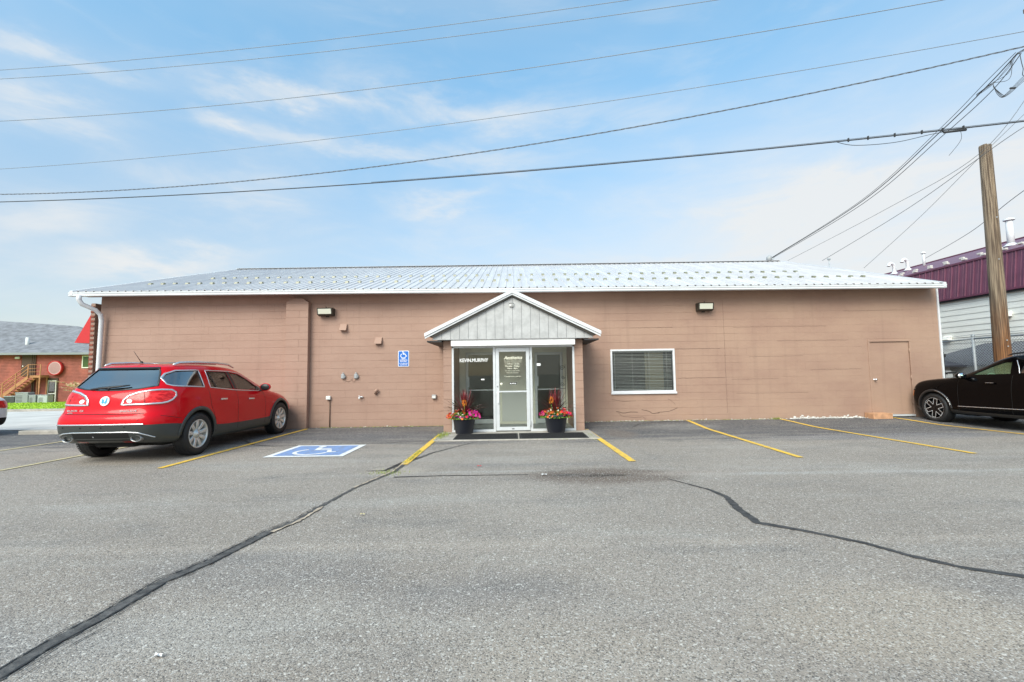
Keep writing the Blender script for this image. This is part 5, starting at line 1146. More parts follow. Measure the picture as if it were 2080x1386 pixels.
# ================================================================ planters
mat('pot', (.022, .024, .034), .55, bumps=.2, bscale=40); mat('soil', (.03, .018, .01), .95, bumps=.8, bscale=40)
mat('dark_leaf', (.15, .018, .022), .42, var=.45, vscale=18); mat('dark_green_leaf', (.05, .045, .025), .45, var=.4, vscale=18); mat('green_leaf', (.16, .30, .035), .6, var=.45, vscale=25)
FL = {'red': mat('red_flower', (.72, .02, .03), .6, var=.2, vscale=20), 'magenta': mat('magenta_flower', (.66, .02, .28), .6, var=.2, vscale=20), 'orange': mat('orange_flower', (.80, .16, .03), .6, var=.25, vscale=20),
      'white': mat('white_flower', (.8, .78, .66), .6), 'plume': mat('orange_plume', (.75, .24, .02), .7, var=.3, vscale=30), 'darkred': mat('crimson_flower', (.33, .012, .02), .6)}
def leaf_mesh(L, wd, lean, droop):
    mb = MB(); n = 7; c_ = []
    for i in range(n+1):
        k = i/n; c_.append((sin(lean)*L*k + droop*k*k*L, cos(lean)*L*k - droop*.9*k*k*k*L, wd*(.55+.6*sin(min(1, k*1.3)*pi/2))*(1-k**2.2)+.0008))
    for i in range(n):
        a, b = c_[i], c_[i+1]; vs = []
        for r_, z_, w_ in (a, b): vs += [(r_, -w_, z_+w_*.25), (r_+w_*.1, 0, z_-w_*.1), (r_, w_, z_+w_*.25)]
        mb.add(vs, [(0,1,4,3), (1,2,5,4)], True)
    return mb.me('leaf')
def bloom_mesh(r_, m, n=7):
    mb = MB()
    for k in range(n):
        a = 2*pi*k/n; b = a+2*pi/n*.85; lift = random.uniform(.1, .5)*r_
        mb.add([(0, 0, 0), (r_*.6*cos(a), r_*.6*sin(a), lift*.5), (r_*cos((a+b)/2), r_*sin((a+b)/2), lift), (r_*.6*cos(b), r_*.6*sin(b), lift*.5)], [(0,1,2,3)], True)
    mb.add([(r_*.2*cos(2*pi*k/6), r_*.2*sin(2*pi*k/6), r_*.12) for k in range(6)], [list(range(6))]); return mb.me('flower', [m])
def planter(x, y, lab, scheme, side, seed):
    random.seed(seed); r = empty('planter', (x, y, .02), random.random()*0); tag(r, lab, 'planter', 'flower planters either side of the door')
    mb = MB(); mb.lathe([(0, 0), (.195, 0), (.205, .01), (.262, .34), (.268, .345), (.285, .35), (.29, .42), (.283, .425), (.268, .42), (.262, .37), (0, .37)], 'z', n=40); mb.obj('pot', M['pot'], r)
    mb = MB(); mb.lathe([(.262, .375), (.15, .40), (0, .405)], 'z', n=20); mb.obj('soil', M['soil'], r)
    for i in range(84):                                  # spiky red-leaved plant
        inner = i < 38; lean = abs(random.gauss(0, .24)) if inner else random.uniform(.45, 1.15); L = random.uniform(.5, .72) if inner else random.uniform(.48, .72)
        me = leaf_mesh(L, random.uniform(.014, .021) if inner else random.uniform(.008, .013), lean, .04 if inner else random.uniform(.05, .35))
        o = link('leaf', me, M['dark_leaf'] if inner or random.random() < .35 else M['dark_green_leaf'], r, (random.uniform(-.03, .03), .03+random.uniform(-.03, .03), .40)); o.rotation_euler = (0, 0, random.uniform(0, 2*pi))
    mb = MB()                                            # orange feathery plume on a stem
    px_, pz = (.02, .70) if side < 0 else (-.11, .73); mb.tube([(px_, -.12, .4), (px_, -.12, pz)], .005, 5); st = mb.obj('stem', M['green_leaf'], r)
    mb = MB()
    for i in range(220):
        a, e = random.uniform(0, 2*pi), random.uniform(-1, 1); rr_ = random.uniform(.4, 1); dx, dy, dz = cos(a)*math.sqrt(1-e*e)*.055*rr_, sin(a)*math.sqrt(1-e*e)*.055*rr_, e*.085*rr_
        b = Vector((px_+dx, -.12+dy, pz+.03+dz)); t_ = Vector((random.uniform(-1, 1), random.uniform(-1, 1), random.uniform(-1, 1)))*.014; u_ = Vector((dx, dy, dz)).normalized()*.024
        mb.add([b-t_*.4, b+t_*.4, b+u_], [(0,1,2)])
    mb.obj('plume', FL['plume'], r)
    mb = MB()                                            # small green foliage mass
    for i in range(1500):
        a = random.uniform(0, 2*pi); rad = .38*math.sqrt(random.random()); px_, py_ = rad*cos(a), rad*sin(a)*.85; top = .545 - .32*(rad/.38)**2*.42 - .02; pz = random.uniform(top-.15, top)
        s_ = random.uniform(.010, .022); u_ = Vector((random.uniform(-1,1), random.uniform(-1,1), random.uniform(-.3,1))).normalized()*s_; v_ = u_.cross(Vector((random.uniform(-1,1), random.uniform(-1,1), random.uniform(-1,1)))).normalized()*s_*.6; b = Vector((px_, py_, max(pz, .36+.0)))
        mb.add([b-u_, b+v_, b+u_*1.1, b-v_], [(0,1,2,3)])
    tag(mb.obj('foliage', M['green_leaf'], r), kind='stuff')
    cache = {k: [bloom_mesh(rs*random.uniform(.85, 1.1), FL[k]) for _ in range(2)] for k, rs in (('red', .040), ('magenta', .038), ('orange', .036), ('white', .022), ('darkred', .034))}
    for i in range(200):
        a = random.uniform(0, 2*pi); rad = .41*math.sqrt(random.random()); px_, py_ = rad*cos(a), rad*sin(a)*.85; top = .565 - .32*(rad/.40)**2*.45
        kind = scheme(px_, py_, random.random())
        if not kind: continue
        o = link('flower', random.choice(cache[kind]), None, r, (px_, py_, top+random.uniform(-.06, .02))); o.rotation_euler = (random.gauss(.55, .5)+(-py_)*1.2, px_*2.0+random.gauss(0, .4), random.uniform(0, 6))
def sch_l(x, y, q):
    if x > .08: return 'magenta' if q < .6 else 'red' if q < .75 else 'darkred' if q < .9 else None
    if x < -.2: return 'orange' if q < .5 else 'red' if q < .7 else None
    return 'white' if q < .22 and y < .1 else 'red' if q < .45 else 'orange' if q < .72 else 'magenta' if q < .78 else None
def sch_r(x, y, q):
    if x > .12: return 'red' if q < .72 else 'magenta' if q < .85 else None
    if x < -.22: return 'darkred' if q < .4 else 'orange' if q < .5 else 'magenta' if q < .6 else None
    return 'white' if q < .3 else 'orange' if q < .52 else 'red' if q < .6 else None
planter(-1.165, 10.93, 'dark grey planter left of the glass door with magenta and orange flowers', sch_l, -1, 3); planter(1.015, 10.91, 'dark grey planter right of the glass door with a large red bloom cluster', sch_r, 1, 11)
random.seed(21)

# ================================================================ red house far left
hx, hy = -41.0, 40.0; GZ = -.68; HR = R(12)
ho = empty('red_house', (hx, hy, GZ), HR); tag(ho, 'two storey red clapboard house with a grey shingle roof and outside stairs', 'house')
def h_(mb, name, m, parent=None, fix=False): return mb.obj(name, M[m], parent or ho, fix=fix)
EZ = 4.62                                            # wall along local x, front face at y = 0
mb = MB(); mb.box(-9, 6, 0, 11, -.3, EZ); h_(mb, 'wall', 'red_siding')
mb = MB(); nb = 36; ch = EZ/nb
for i in range(nb):
    z0 = i*ch
    for x0, x1 in ((-9, -1.80), (-.72, 6)) if z0 > 2.5 else ((-9, .10), (1.0, 6)) if z0 < 2.25 else ((-9, 6),):
        mb.add([(x0, -.034, z0+.02), (x1, -.034, z0+.02), (x1, -.004, z0+ch), (x0, -.004, z0+ch), (x0, 0, z0+.02), (x1, 0, z0+.02)], [(0,1,2,3), (0,4,5,1)])
tag(h_(mb, 'clapboards', 'red_siding'), kind='stuff')
mb = MB()
mb.add([(-9.4, -.55, EZ-.12), (6.4, -.55, EZ-.12), (-1.2, 5.5, 7.46), (-9.4, 5.5, 8.05), (-9.4, 11.5, EZ-.12), (6.4, 11.5, EZ-.12)], [(0,1,2,3), (3,2,5,4), (1,5,2)]); h_(mb, 'roof', 'shingle')
mb = MB(); mb.box(-9.4, 6.4, -.62, -.56, EZ-.28, EZ-.10); mb.box(-9.4, 6.4, -.56, -.01, EZ-.27, EZ-.24); h_(mb, 'fascia', 'ac_grey')
mb = MB(); mb.tube([(-2.3, 1.2, EZ+.3), (-2.3, 1.2, EZ+1.35)], .13, 10); h_(mb, 'roof_vent', 'plastic_white')
mb = MB(); mb.box(-1.74, -1.01, -.06, .02, 2.5, 4.34); ud = h_(mb, 'upper_door', 'brown_trim'); mb = MB(); mb.lathe([(0, -.12), (.06, -.12), (.06, -.06)], 'y', (-1.62, 0, 3.35), 8); mb.obj('knob', M['chrome'], ud)
mb = MB(); mb.box(-.93, -.84, -.12, -.03, 0, 4.34); mb.box(-.80, -.72, -.10, -.035, 0, 4.34); h_(mb, 'downspout', 'brown_trim')
mb = MB(); mb.box(-2.2, -1.85, -.2, -.04, 4.0, 4.2, .04); h_(mb, 'porch_lamp', 'lamp_glass')
mb = MB()
for q in ((.24, .31, 0, 2.1), (.83, .90, 0, 2.1), (.31, .83, 2.02, 2.1), (.31, .83, .92, 1.0), (.31, .83, 0, .14)): mb.box(q[0], q[1], -.10, -.04, q[2], q[3])
ld = h_(mb, 'lower_door', 'cream'); mb = MB(); mb.box(.31, .83, -.06, -.05, .14, .92); mb.box(.31, .83, -.06, -.05, 1.0, 2.02); mb.obj('glass', M['dark_tint'], ld); mb = MB(); mb.box(.14, .239, -.08, -.04, 0, 2.3); mb.box(.14, 1.0, -.08, -.04, 2.11, 2.3); mb.box(.901, 1.0, -.08, -.04, 0, 2.11); mb.obj('surround', M['brown_trim'], ld)
mb = MB()
for q in ((2.72, 2.79, 3.15, 4.25), (3.35, 3.42, 3.15, 4.25), (2.79, 3.35, 4.18, 4.25), (2.79, 3.35, 3.15, 3.23)): mb.box(q[0], q[1], -.08, -.04, q[2], q[3])
wd_ = h_(mb, 'window', 'cream'); mb = MB(); mb.box(2.79, 3.35, -.05, -.045, 3.23, 4.18); mb.obj('pane', mat('green_pane', (.05, .10, .02), .3), wd_)
r = empty('round_sign', (hx+.84*cos(HR), hy+.84*sin(HR), 2.50), HR); r.scale = (.86, 1, 1); tag(r, 'round red sign with a pale patterned face on the red house', 'sign')
mb = MB(); mb.lathe([(0, -.02), (.62, -.02), (.64, -.05), (.64, -.30), (.55, -.32), (.54, -.29)], 'y', n=40); mb.obj('rim', M['sign_red'], r); mb = MB(); mb.lathe([(0, -.30), (.545, -.30)], 'y', n=40); mb.obj('face', M['sign_face'], r)
mb = MB()
for i in range(-6, 7):
    a = i*.078; L = math.sqrt(max(0, .49**2-a*a)); mb.box(a-.010, a+.010, -.315, -.31, -L, L); mb.box(-L, L, -.3185, -.3155, a-.010, a+.010)
mb.obj('lattice_print', M['sign_print'], r)
# outside stairs
st = empty('outside_stairs', (hx, hy, GZ), HR); tag(st, 'orange brown timber stairs climbing to the upper door of the red house', 'stairs')
LZ = 2.55
mb = MB(); mb.box(-.55, .36, -1.0, -.12, LZ-.2, LZ); mb.obj('landing', M['stair_wood'], st)
for yy in (-1.07, -.22):
    mb = MB(); mb.prism([(-.55, LZ-.32), (-.55, LZ), (-3.5, -.08), (-3.5, -.45)], 1, yy, yy+.06); mb.obj('stringer', M['stair_wood'], st, fix=True)
for k in range(13):
    mb = MB(); mb.box(-.80-k*.22, -.55-k*.22, -1.0, -.23, LZ-.2-k*.195, LZ-.16-k*.195); mb.obj('tread', M['stair_wood'], st)
for q in ((.20, -1.0), (.20, -.2), (-.5, -.2)):
    mb = MB(); mb.box(q[0], q[0]+.08, q[1], q[1]+.08, 0, LZ-.2); mb.obj('post', M['stair_wood'], st)
for dz in (.30, .58, .92):
    mb = MB(); mb.tube([(-3.5, -1.05, -.08+dz), (-.55, -1.05, LZ+dz), (.36, -1.05, LZ+dz)], .03, 6); mb.obj('rail', M['stair_wood'], st)
for xx, z0 in ((-3.2, .2), (-2.3, 1.0), (-1.4, 1.8), (-.55, LZ), (.33, LZ)):
    mb = MB(); mb.box(xx-.03, xx+.03, -1.09, -1.03, z0-.3, z0+.95); mb.obj('baluster', M['stair_wood'], st)
for i, (x0, x1, h0, m_, lab) in enumerate(((-1.62, -.86, .80, 'ac_dark', 'dark air conditioning unit under the stairs of the red house'), (-.84, .06, 1.08, 'ac_grey', 'tallest grey air conditioning unit beside the red house'), (.10, .61, .86, 'ac_grey', 'narrow grey air conditioning unit third from the left'), (.72, 1.43, .84, 'galvanised', 'pale air conditioning unit next to the lower door of the red house'))):
    xm, wd_ = (x0+x1)/2, x1-x0; r = empty('air_conditioner', (hx+xm*cos(HR)+1.8*sin(HR), hy+xm*sin(HR)-1.8*cos(HR), GZ), HR); tag(r, lab, 'air conditioner', 'air conditioning units beside the red house')
    mb = MB(); mb.box(-wd_/2, wd_/2, 0, .7, 0, h0, .03); mb.obj('cabinet', M[m_], r)
    mb = MB()
    for k in range(7): mb.box(-wd_/2+.08, wd_/2*.1, -.012, -.001, .12+k*(h0-.25)/7, .12+k*(h0-.25)/7+.03)
    tag(mb.obj('grille', M['ac_dark'], r), kind='stuff'); mb = MB(); mb.box(-wd_/2-.01, wd_/2+.01, -.01, .71, h0+.001, h0+.05, .01); mb.obj('lid', M['galvanised'], r)
# tan ornamental grass
mat('dry_plume', (.62, .45, .28), .8, var=.25, vscale=3); mat('shrub_stem', (.30, .26, .14), .8, var=.3)
r = empty('ornamental_grass', (-33.6, 35.5, gz(-33.6, 35.5)+.1)); tag(r, 'arching tan ornamental grass growing behind the red car', 'ornamental grass')
mb = MB(); mb2 = MB()
for i in range(46):
    a = random.uniform(0, 2*pi); L = random.uniform(1.5, 2.6); dr = random.uniform(.25, .75)*L; pts = [(cos(a)*dr*k**1.8, sin(a)*dr*k**1.8, L*(k-.30*k*k*k)) for k in [j/7 for j in range(8)]]; mb.tube(pts, [.018*(1-.1*j) for j in range(8)], 4)
    e = Vector(pts[-1]); d_ = (e-Vector(pts[-2])).normalized()
    for q in range(26):
        b = e - d_*q*.02 + Vector((0, 0, 0)); t_ = Vector((random.uniform(-1, 1), random.uniform(-1, 1), random.uniform(-1, .6)))*.11; mb2.add([b, b+t_*.5+Vector((0, 0, .02)), b+t_+d_*.12], [(0,1,2)])
mb.obj('stem', M['shrub_stem'], r); mb2.obj('plume', M['dry_plume'], r)

# ================================================================ maroon and white building, right
WX = 16.42; mbld = empty('maroon_roof_building', (WX, 17, 0)); tag(mbld, 'white clapboard building with a maroon metal mansard roof behind the fence', 'building')
def m_(mb, name, m, fix=False): o = mb.obj(name, M[m], mbld, fix=fix); o.location = (-WX, -17, 0); return o
mb = MB(); mb.box(WX+.02, 27, 7, 30, -.1, 4.0); m_(mb, 'wall', 'white_siding')
for i in range(19):
    z0 = i*.2075; mb = MB(); mb.add([(WX-.018, 7, z0), (WX-.018, 30, z0), (WX+.002, 30, z0+.2075), (WX+.002, 7, z0+.2075), (WX+.02, 7, z0), (WX+.02, 30, z0)], [(0,3,2,1), (0,1,5,4)]); m_(mb, 'siding_board', 'white_siding')
mb = MB(); cols = [(0, 0), (.012, .032), (.03, .032), (.042, 0), (.125, 0), (.13, .008), (.155, .008), (.16, 0), (.27, 0)]
for (y_, o_) in [(0, 0)]:
    vs = []
    for z_, dx in ((3.96, 0), (5.17, .16)): vs += [(WX-.12+dx-o2, u, z_) for u, o2 in cols]
    k = len(cols); mb.add(vs, [(i, i+k, i+k+1, i+1) for i in range(k-1)])
pm = mb.me('panel', [M['maroon']])
for i in range(85):
    link('panel', pm, None, mbld, (-WX, 7+i*.27-17, 0))
mb = MB(); mb.box(WX-.16, WX-.125, 7, 30, 3.90, 3.96); mb.box(WX-.125, WX+.0, 7, 30, 3.90, 3.91); m_(mb, 'bottom_trim', 'maroon'); mb = MB(); mb.box(WX-.11, WX+.019, 7, 30, 3.84, 3.899); m_(mb, 'shadow_gap', 'dark_trim')
mb = MB(); mb.box(WX+.0, WX+.12, 7, 30, 5.17, 5.24); m_(mb, 'edge_trim', 'maroon')
mb = MB(); mb.add([(WX+.12, 7, 5.22), (WX+.12, 30, 5.22), (22.3, 27.2, 6.97), (22.3, 7, 6.97), (28, 30, 5.2), (28, 7, 5.2)], [(0,3,2,1), (3,5,4,2), (1,2,4)]); m_(mb, 'roof', 'maroon')
mb = MB(); mb.box(22.2, 22.4, 7, 27.2, 6.95, 7.0); m_(mb, 'ridge_cap', 'maroon')
zz = lambda x: 5.22+(x-WX-.12)*(1.75/5.76)
gm = MB(); gm.box(-.05, .05, -.09, .09, 0, .07, .01); gm = gm.me('snow_guard', [mat('pale_guard', (.62, .60, .55), .5)])
for k, xx in enumerate((17.55, 18.55)):
    y = 8+k*.35
    while y < 27: link('snow_guard', gm, None, mbld, (xx-WX, y-17, zz(xx)+.004)); y += .72
for (x, y, lab) in ((20.4, 23.9, 'silver gooseneck roof vent farthest left on the maroon roof'), (20.6, 23.3, 'silver gooseneck roof vent second from the left on the maroon roof')):
    mb = MB(); z0 = zz(x); mb.tube([(x, y, z0-.1), (x, y, z0+.42), (x-.05, y, z0+.54), (x-.16, y, z0+.58), (x-.26, y, z0+.53), (x-.29, y, z0+.42)], .085, 10, cap=False); mb.lathe([(.2, -.02), (.1, .1), (.09, .14)], 'z', (x, y, z0), 12)
    tag(mb.obj('roof_vent', M['white_metal']), lab, 'roof vent', 'vents on the maroon roof')
mb = MB(); x, y = 21.0, 22.8; mb.tube([(x, y, zz(x)-.1), (x, y, zz(x)+.7)], .06, 8); mb.lathe([(.11, .62), (.11, .66), (0, .74)], 'z', (x, y, zz(x)), 10); tag(mb.obj('roof_vent', M['white_metal']), 'thin capped roof vent third from the left on the maroon roof', 'roof vent', 'vents on the maroon roof')
mb = MB(); x, y = 19.3, 17.25; mb.tube([(x, y, zz(x)-.1), (x, y, zz(x)+.95)], .11, 12); mb.lathe([(.24, -.04), (.12, .08)], 'z', (x, y, zz(x)), 12); mb.lathe([(.17, .98), (.17, 1.03), (0, 1.10)], 'z', (x, y, zz(x)), 12); tag(mb.obj('roof_flue', M['white_metal']), 'white flue pipe with a cap right of the wooden pole on the maroon roof', 'flue')
mb = MB(); mb.prism([(0, .1), (-.16, .02), (-.16, 0), (0, 0)], 1, -.14, .14); 
def wl(y, z, lab):
    r = empty('wall_vent', (WX-.02, y, z)); tag(r, lab, 'wall vent', 'vents on the white siding'); mb = MB(); mb.prism([(0, .16), (-.05, .16), (-.17, .03), (-.17, 0), (0, 0)], 1, -.13, .13)
    mb.obj('hood', M['white_siding'], r, fix=True); mb = MB(); mb.box(-.16, -.01, -.12, .12, -.02, -.002); mb.obj('opening', M['dark_trim'], r)
wl(14.95, 3.05, 'white vent hood on the siding just left of the wooden pole'); wl(17.05, 2.42, 'white vent hood on the siding near the corner of the tan building')
# shed with a dark roof against that wall
sh = empty('lean_to_shed', (15.5, 15.6, 0)); tag(sh, 'small shed with a dark grey sloping roof behind the chain link fence', 'shed')
mb = MB(); mb.box(-.45, .8, -1.7, 1.1, 0, 1.46); mb.obj('wall', M['white_siding'], sh)
mb = MB(); mb.add([(-.75, 1.7, 1.47), (-.75, -2.0, 1.47), (.88, -2.0, 2.22), (.88, .15, 2.22), (.88, 1.7, 1.47)], [(0,1,2,3), (0,3,4)]); mb.add([(-.75, 1.7, 1.42), (-.75, -2.0, 1.42), (.88, -2.0, 2.17), (-.75, 1.7, 1.47), (-.75, -2.0, 1.47), (.88, -2.0, 2.22)], [(3,4,1,0), (4,5,2,1)]); mb.obj('roof', mat('dark_slate', (.075, .078, .095), .8, var=.15, vscale=6, bumps=.4, bscale=30), sh)
# chain link fence
fe = empty('chain_link_fence', (14.5, 13, 0)); tag(fe, 'galvanised chain link fence between the tan and maroon buildings', 'fence')
A_, B_ = Vector((14.62, 11.0)), Vector((14.62, 14.4)); C_ = Vector((15.25, 16.3)); D_ = Vector((12.05, 16.3)); FH = 2.36
segs = [(Vector((14.45, 9.0)), B_), (B_, C_)]
def fl(p): return (p[0]-14.5, p[1]-13)
for p in (Vector((14.45, 9.0)), Vector((14.53, 11.7)), B_, C_):
    mb = MB(); q = fl(p); mb.tube([(*q, -.05), (*q, FH+.02)], .04, 10); mb.lathe([(.05, 0), (.05, .04), (0, .07)], 'z', (*q, FH+.02), 10); mb.obj('post', M['galvanised'], fe)
for a, b in segs:
    mb = MB(); qa, qb = fl(a), fl(b); mb.tube([(*qa, FH-.06), (*qb, FH-.06)], .024, 8); mb.obj('top_rail', M['galvanised'], fe)
    mb = MB(); mb.tube([(*qa, FH+.08), (*qb, FH+.06)], .006, 5); mb.obj('top_wire', M['galvanised'], fe)
mb = MB()
for a, b in segs:
    L = (b-a).length; H_ = FH-.1; s_ = .085
    for sg_ in (1, -1):
        k = -H_
        while k < L:
            t0 = max(0, -k if sg_ > 0 else 0); pts = []
            u0, u1 = k, k+H_; z0_, z1_ = (0, H_) if sg_ > 0 else (H_, 0)
            def at(u): return z0_+(z1_-z0_)*(u-u0)/(u1-u0)
            ua, ub = max(0, u0), min(L, u1)
            if ub-ua > .02:
                p0 = a+(b-a)*ua/L; p1 = a+(b-a)*ub/L; off_ = .004*sg_
                P0 = Vector((*fl(p0), at(ua)+.05)); P1 = Vector((*fl(p1), at(ub)+.05)); d_ = (P1-P0).normalized(); nx_ = Vector((1, 0, 0)).cross(d_).normalized()*.0042; nn = d_.cross(nx_).normalized()*.0042; o_ = Vector((off_, 0, 0))
                mb.add([P0+nx_+o_, P0-nx_*.5+nn+o_, P0-nx_*.5-nn+o_, P1+nx_+o_, P1-nx_*.5+nn+o_, P1-nx_*.5-nn+o_], [(0,1,4,3), (1,2,5,4), (2,0,3,5)])
            k += s_
tag(mb.obj('mesh', M['galvanised'], fe), kind='stuff')
r = empty('gas_riser', (13.15, 13.9, 0)); tag(r, 'black gas riser pipe with a valve just right of the tan building corner', 'pipe')
mb = MB(); mb.tube([(0, 0, 0), (0, 0, 1.88)], .028, 8); mb.tube([(0, 0, 1.25), (.35, 0, 1.25)], .03, 8); mb.obj('pipe', M['black_plastic'], r); mb = MB(); mb.box(-.06, .06, -.04, .04, 1.72, 1.82, .01); mb.tube([(-.1, 0, 1.3), (.08, 0, 1.22)], .03, 6); mb.obj('valve', M['black_plastic'], r)
mb = MB(); mb.box(-.25, .3, .0, .2, .9, 1.3, .05); mb.obj('meter', M['plastic_grey'], r)
# wooden pole
pl = empty('wooden_pole', (13.72, 12.75, 0)); tag(pl, 'thick weathered wooden pole with a long crack behind the black car', 'pole')
mb = MB(); n = 56; rings = 60; H_ = 7.78; vs = []
for j in range(rings+1):
    z = H_*j/rings; r_ = .195-.058*j/rings; cx_ = .06*(z/H_)
    for k in range(n):
        a = 2*pi*k/n; q = r_*(1+.035*noise.noise(Vector((cos(a)*2, sin(a)*2, z*.7))))
        da = min(abs(a-(R(262)+.12*sin(z*1.3))), 2*pi); q *= 1-.34*max(0, 1-da/.15)*(1 if z > .5 else 0)
        vs.append((cx_+q*cos(a), q*sin(a), z + (.05*noise.noise(Vector((k*.5, 0, 3))) if j == rings else 0)))
mb.add(vs, [(i*n+k, i*n+(k+1) % n, (i+1)*n+(k+1) % n, (i+1)*n+k) for i in range(rings) for k in range(n)], True); mb.add([vs[rings*n+k] for k in range(n)], [list(range(n))]); mb.obj('trunk', M['weathered_wood'], pl)
mb = MB()
for z, a in ((1.95, 250), (2.12, 245), (2.05, 285), (4.4, 240), (5.6, 255)): mb.lathe([(.02, 0), (.012, .012), (0, .014)], 'z', (0, 0, 0), 8) if 0 else mb.box(.05+.19*cos(R(a))-.015, .05+.19*cos(R(a))+.015, -.20, -.18, z, z+.03, .004)
mb.obj('nails', M['galvanised'], pl)

# ================================================================ overhead lines
up = empty('utility_pole', (14.0, 10.55, 0)); tag(up, 'utility pole just outside the right edge of the picture carrying the overhead cables', 'utility pole')
mb = MB(); mb.tube([(0, 0, -.1), (0, 0, 13.2)], [.19, .13], 14); mb.obj('trunk', M['weathered_wood'], up)
for zz_ in (12.1, 10.9, 9.6): mb = MB(); mb.box(-.06, .06, -1.1, 1.1, zz_, zz_+.12, .01); mb.obj('crossarm', M['weathered_wood'], up)
WA, WB = Vector((-18, 16.3)), Vector((12, 10.9))
def W3(c, s_): p = WA+(WB-WA)*s_; return Vector((p.x, p.y, c[0]*s_*s_+c[1]*s_+c[2]))
WR = [((1.489,-2.45,13.136), .009, 'cable_pale', 'thin topmost overhead wire crossing the upper left sky'), ((1.657,-2.613,12.773), .009, 'cable_pale', 'thin overhead wire second from the top'),
      ((2.0,-2.247,11.117), .010, 'cable_pale', 'thin overhead wire third from the top'), ((1.704,-1.336,9.283), .0085, 'cable_pale', 'thin pale overhead wire fourth from the top'),
      ((3.085,-2.155,8.281), .013, 'cable_grey', 'dark twisted overhead cable fifth from the top'), ((1.218,-1.82,8.002), .0155, 'cable', 'thick dark overhead cable, the lowest of the long lines')]
for i, (c, r_, m__, lab) in enumerate(WR):
    n = 70; mb = MB(); e = 1.06
    pts = [W3(c, -.35+(e+.35)*k/n) for k in range(n+1)]; mb.tube(pts, r_, 6)
    if i == 4:
        mb = MB(); N_ = 420
        for ph in (0, 2.1, 4.2):
            P = [W3(c, -.35+(e+.35)*k/N_) for k in range(N_+1)]; mb.tube([p+Vector((0, .013*cos(ph+k*.55), .013*sin(ph+k*.55))) for k, p in enumerate(P)], .0062, 4)
    if i == 5: mb.tube([p+Vector((0, 0, .03)) for p in pts[40:]], .006, 5)
    tag(mb.obj('overhead_wire', M[m__]), lab, 'wire', 'long overhead wires crossing the sky')
def bez(P, n=8):
    out = []; P = [Vector(p) for p in P]
    for i in range(len(P)-1):
        p0, p1, p2, p3 = P[max(i-1, 0)], P[i], P[i+1], P[min(i+2, len(P)-1)]
        for k in range(n):
            q = k/n; out.append(.5*((2*p1)+(-p0+p2)*q+(2*p0-5*p1+4*p2-p3)*q*q+(-p0+3*p1-3*p2+p3)*q**3))
    return out+[P[-1]]
D0 = [(11.78,20.2,6.45),(12.06,15.23,7.12),(12.22,12.44,8.07),(12.29,11.13,8.62),(12.33,10.48,8.97)]
for j, (dx, dz, r_, lab) in enumerate(((0, 0, .012, 'thick dark service cable dropping from the pole to the roof mast'), (.03, -.07, .009, 'thinner service wire hanging just below the thick drop cable'), (-.02, .03, .007, 'service wire riding on top of the thick drop cable'))):
    P = [Vector(p)+Vector((dx*(1+k*.4), 0, dz*(1 if 0 < k < 4 else .2))) for k, p in enumerate(D0)]
    if j: P[3] += Vector((0, 0, (-.10, .06)[j-1])); P[2] += Vector((0, 0, (-.05, .03)[j-1]))
    mb = MB(); mb.tube(bez(P, 10), r_, 6); tag(mb.obj('service_drop', M['cable']), lab, 'cable', 'service cables dropping to the roof')
mb = MB(); h0, h1 = Vector((12.23, 11.0, 8.54)), Vector((12.98, 11.0, 9.35))
for k, (sag, o_) in enumerate(((.0, 0), (-.12, .02), (-.28, .0), (.05, -.02))): mb.tube(bez([h0+Vector((-.12, .3, -.12+o_)), h0+Vector((0, 0, o_)), (h0+h1)/2+Vector((.06, 0, sag)), h1+Vector((0, 0, o_)), h1+Vector((1.0, -.45, .3))], 8), .006, 5)
mb.tube(bez([h1, h1+Vector((.05, 0, -.4)), h1+Vector((.16, 0, -.62)), h1+Vector((1, -.45, -.4))], 8), .008, 5)
for k in range(4): mb.tube(bez([h0+Vector((.0, 0, -.03*k)), h0+Vector((.1+.04*k, 0, -.30)), h0+Vector((.32, 0, -.33+.02*k)), h0+Vector((.95, -.1, .18+.04*k)), h0+Vector((1.75, -.45, .5))], 7), .006, 5)
mb.box(h0.x+.42, h0.x+.56, 10.98, 11.02, h0.z-.15, h0.z-.115, .005)
tag(mb.obj('cable_bundle', M['cable']), 'tangle of dark cable loops near the upper right corner', 'cable')
mb = MB()
c6 = WR[5][0]
for s0 in (.895, .91, .93, .95, .965, .98): p = W3(c6, s0); mb.box(p.x-.012, p.x+.012, p.y-.02, p.y+.02, p.z-.035, p.z+.06)
mb.tube(bez([W3(c6, .885), W3(c6, .90)+Vector((0, 0, -.15)), W3(c6, .93)+Vector((0, 0, -.18)), W3(c6, .96)+Vector((0, 0, -.06)), W3(c6, .99)], 8), .008, 5)
p = W3(c6, .975); mb.tube([p+Vector((-.28, .05, -.06)), p+Vector((.2, -.04, -.05))], .028, 6)
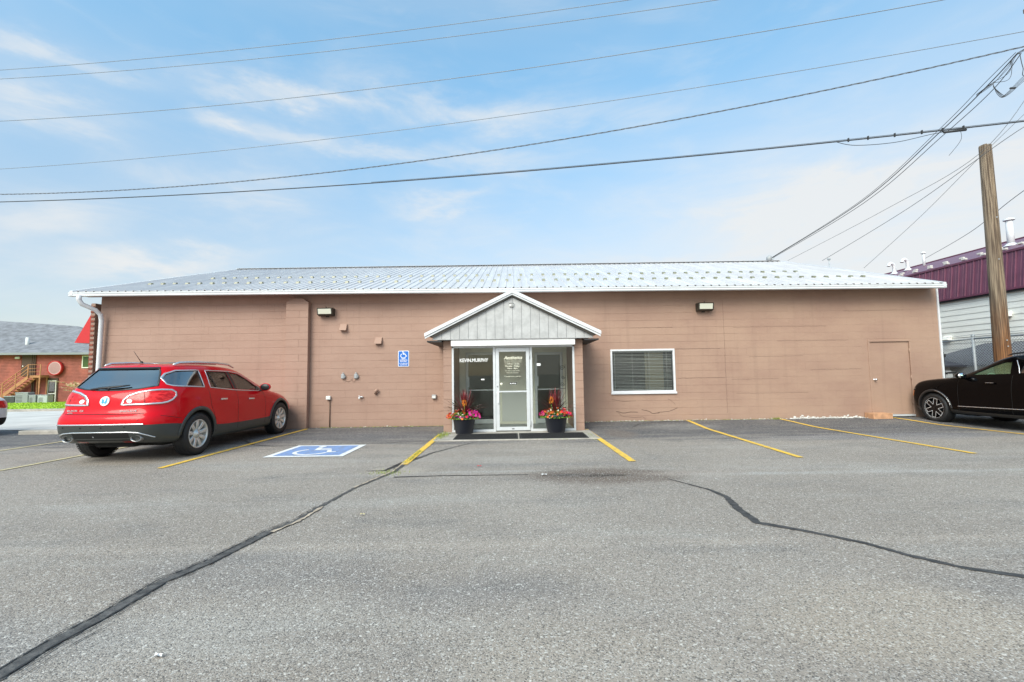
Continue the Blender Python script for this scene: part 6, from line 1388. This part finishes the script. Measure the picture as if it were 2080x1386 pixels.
mb.tube(bez([p+Vector((.1, 0, -.06)), p+Vector((.08, 0, -.3)), p+Vector((.05, .3, -.55))], 6), .006, 4)
tag(mb.obj('cable_clamps', M['cable']), 'row of clamps and a sagging jumper on the lowest cable at right', 'cable fitting')
for pts, r_, lab in (([(11.83,19.16,6.05),(12.11,14.32,6.52),(12.27,11.5,6.96),(13.3,10.9,8.6)], .0065, 'faint guy wire, the left of three thin lines above the right end of the roof'), ([(11.95,17.2,5.56),(12.16,13.49,6.29),(12.32,10.61,7.1),(13.9,10.5,7.9)], .008, 'thin wire, the middle of three lines rising behind the wooden pole'),
                     ([(12.05,15.33,4.83),(12.17,13.21,5.88),(12.27,11.51,6.86),(13.2,10.9,8.0)], .0055, 'faint thin wire, the steepest of three lines above the roof corner'), ([(20.9,22.6,6.9),(17.6,17.1,6.55),(15.5,13.6,6.6),(14.0,10.6,6.7)], .010, 'dark wire running from the maroon roof to behind the wooden pole')):
    mb = MB(); mb.tube(bez(pts, 8), r_, 5); tag(mb.obj('thin_wire', M['cable_grey']), lab, 'wire', 'thin wires at the right')
# roof mast of the service drop, and a pipe farther along the roof line
r = empty('service_mast', (11.60, RY+.5, RZ-.1)); tag(r, 'grey service mast with a weatherhead on the roof ridge', 'service mast')
mb = MB(); mb.tube([(0, 0, -.2), (0, 0, .30), (.02, 0, .40)], .045, 8); mb.tube([(.12, 0, .05), (.17, .0, .40)], .02, 6); mb.tube([(.22, 0, .05), (.15, .0, .30), (.2, 0, .42)], .02, 6); mb.obj('pipe', M['galvanised'], r); mb = MB(); mb.lathe([(.085, 0), (.12, .06), (.11, .17), (.05, .23), (0, .24)], 'z', (-.01, 0, .27), 12); mb.obj('weatherhead', M['plastic_grey'], r)
mb = MB(); mb.tube([(14.55, 20.5, 0), (14.55, 20.5, 6.4)], .02, 6); mb.box(14.49, 14.61, 20.46, 20.54, 6.38, 6.46, .01); tag(mb.obj('thin_mast', M['galvanised']), 'thin grey mast standing behind the right slope of the roof', 'mast')
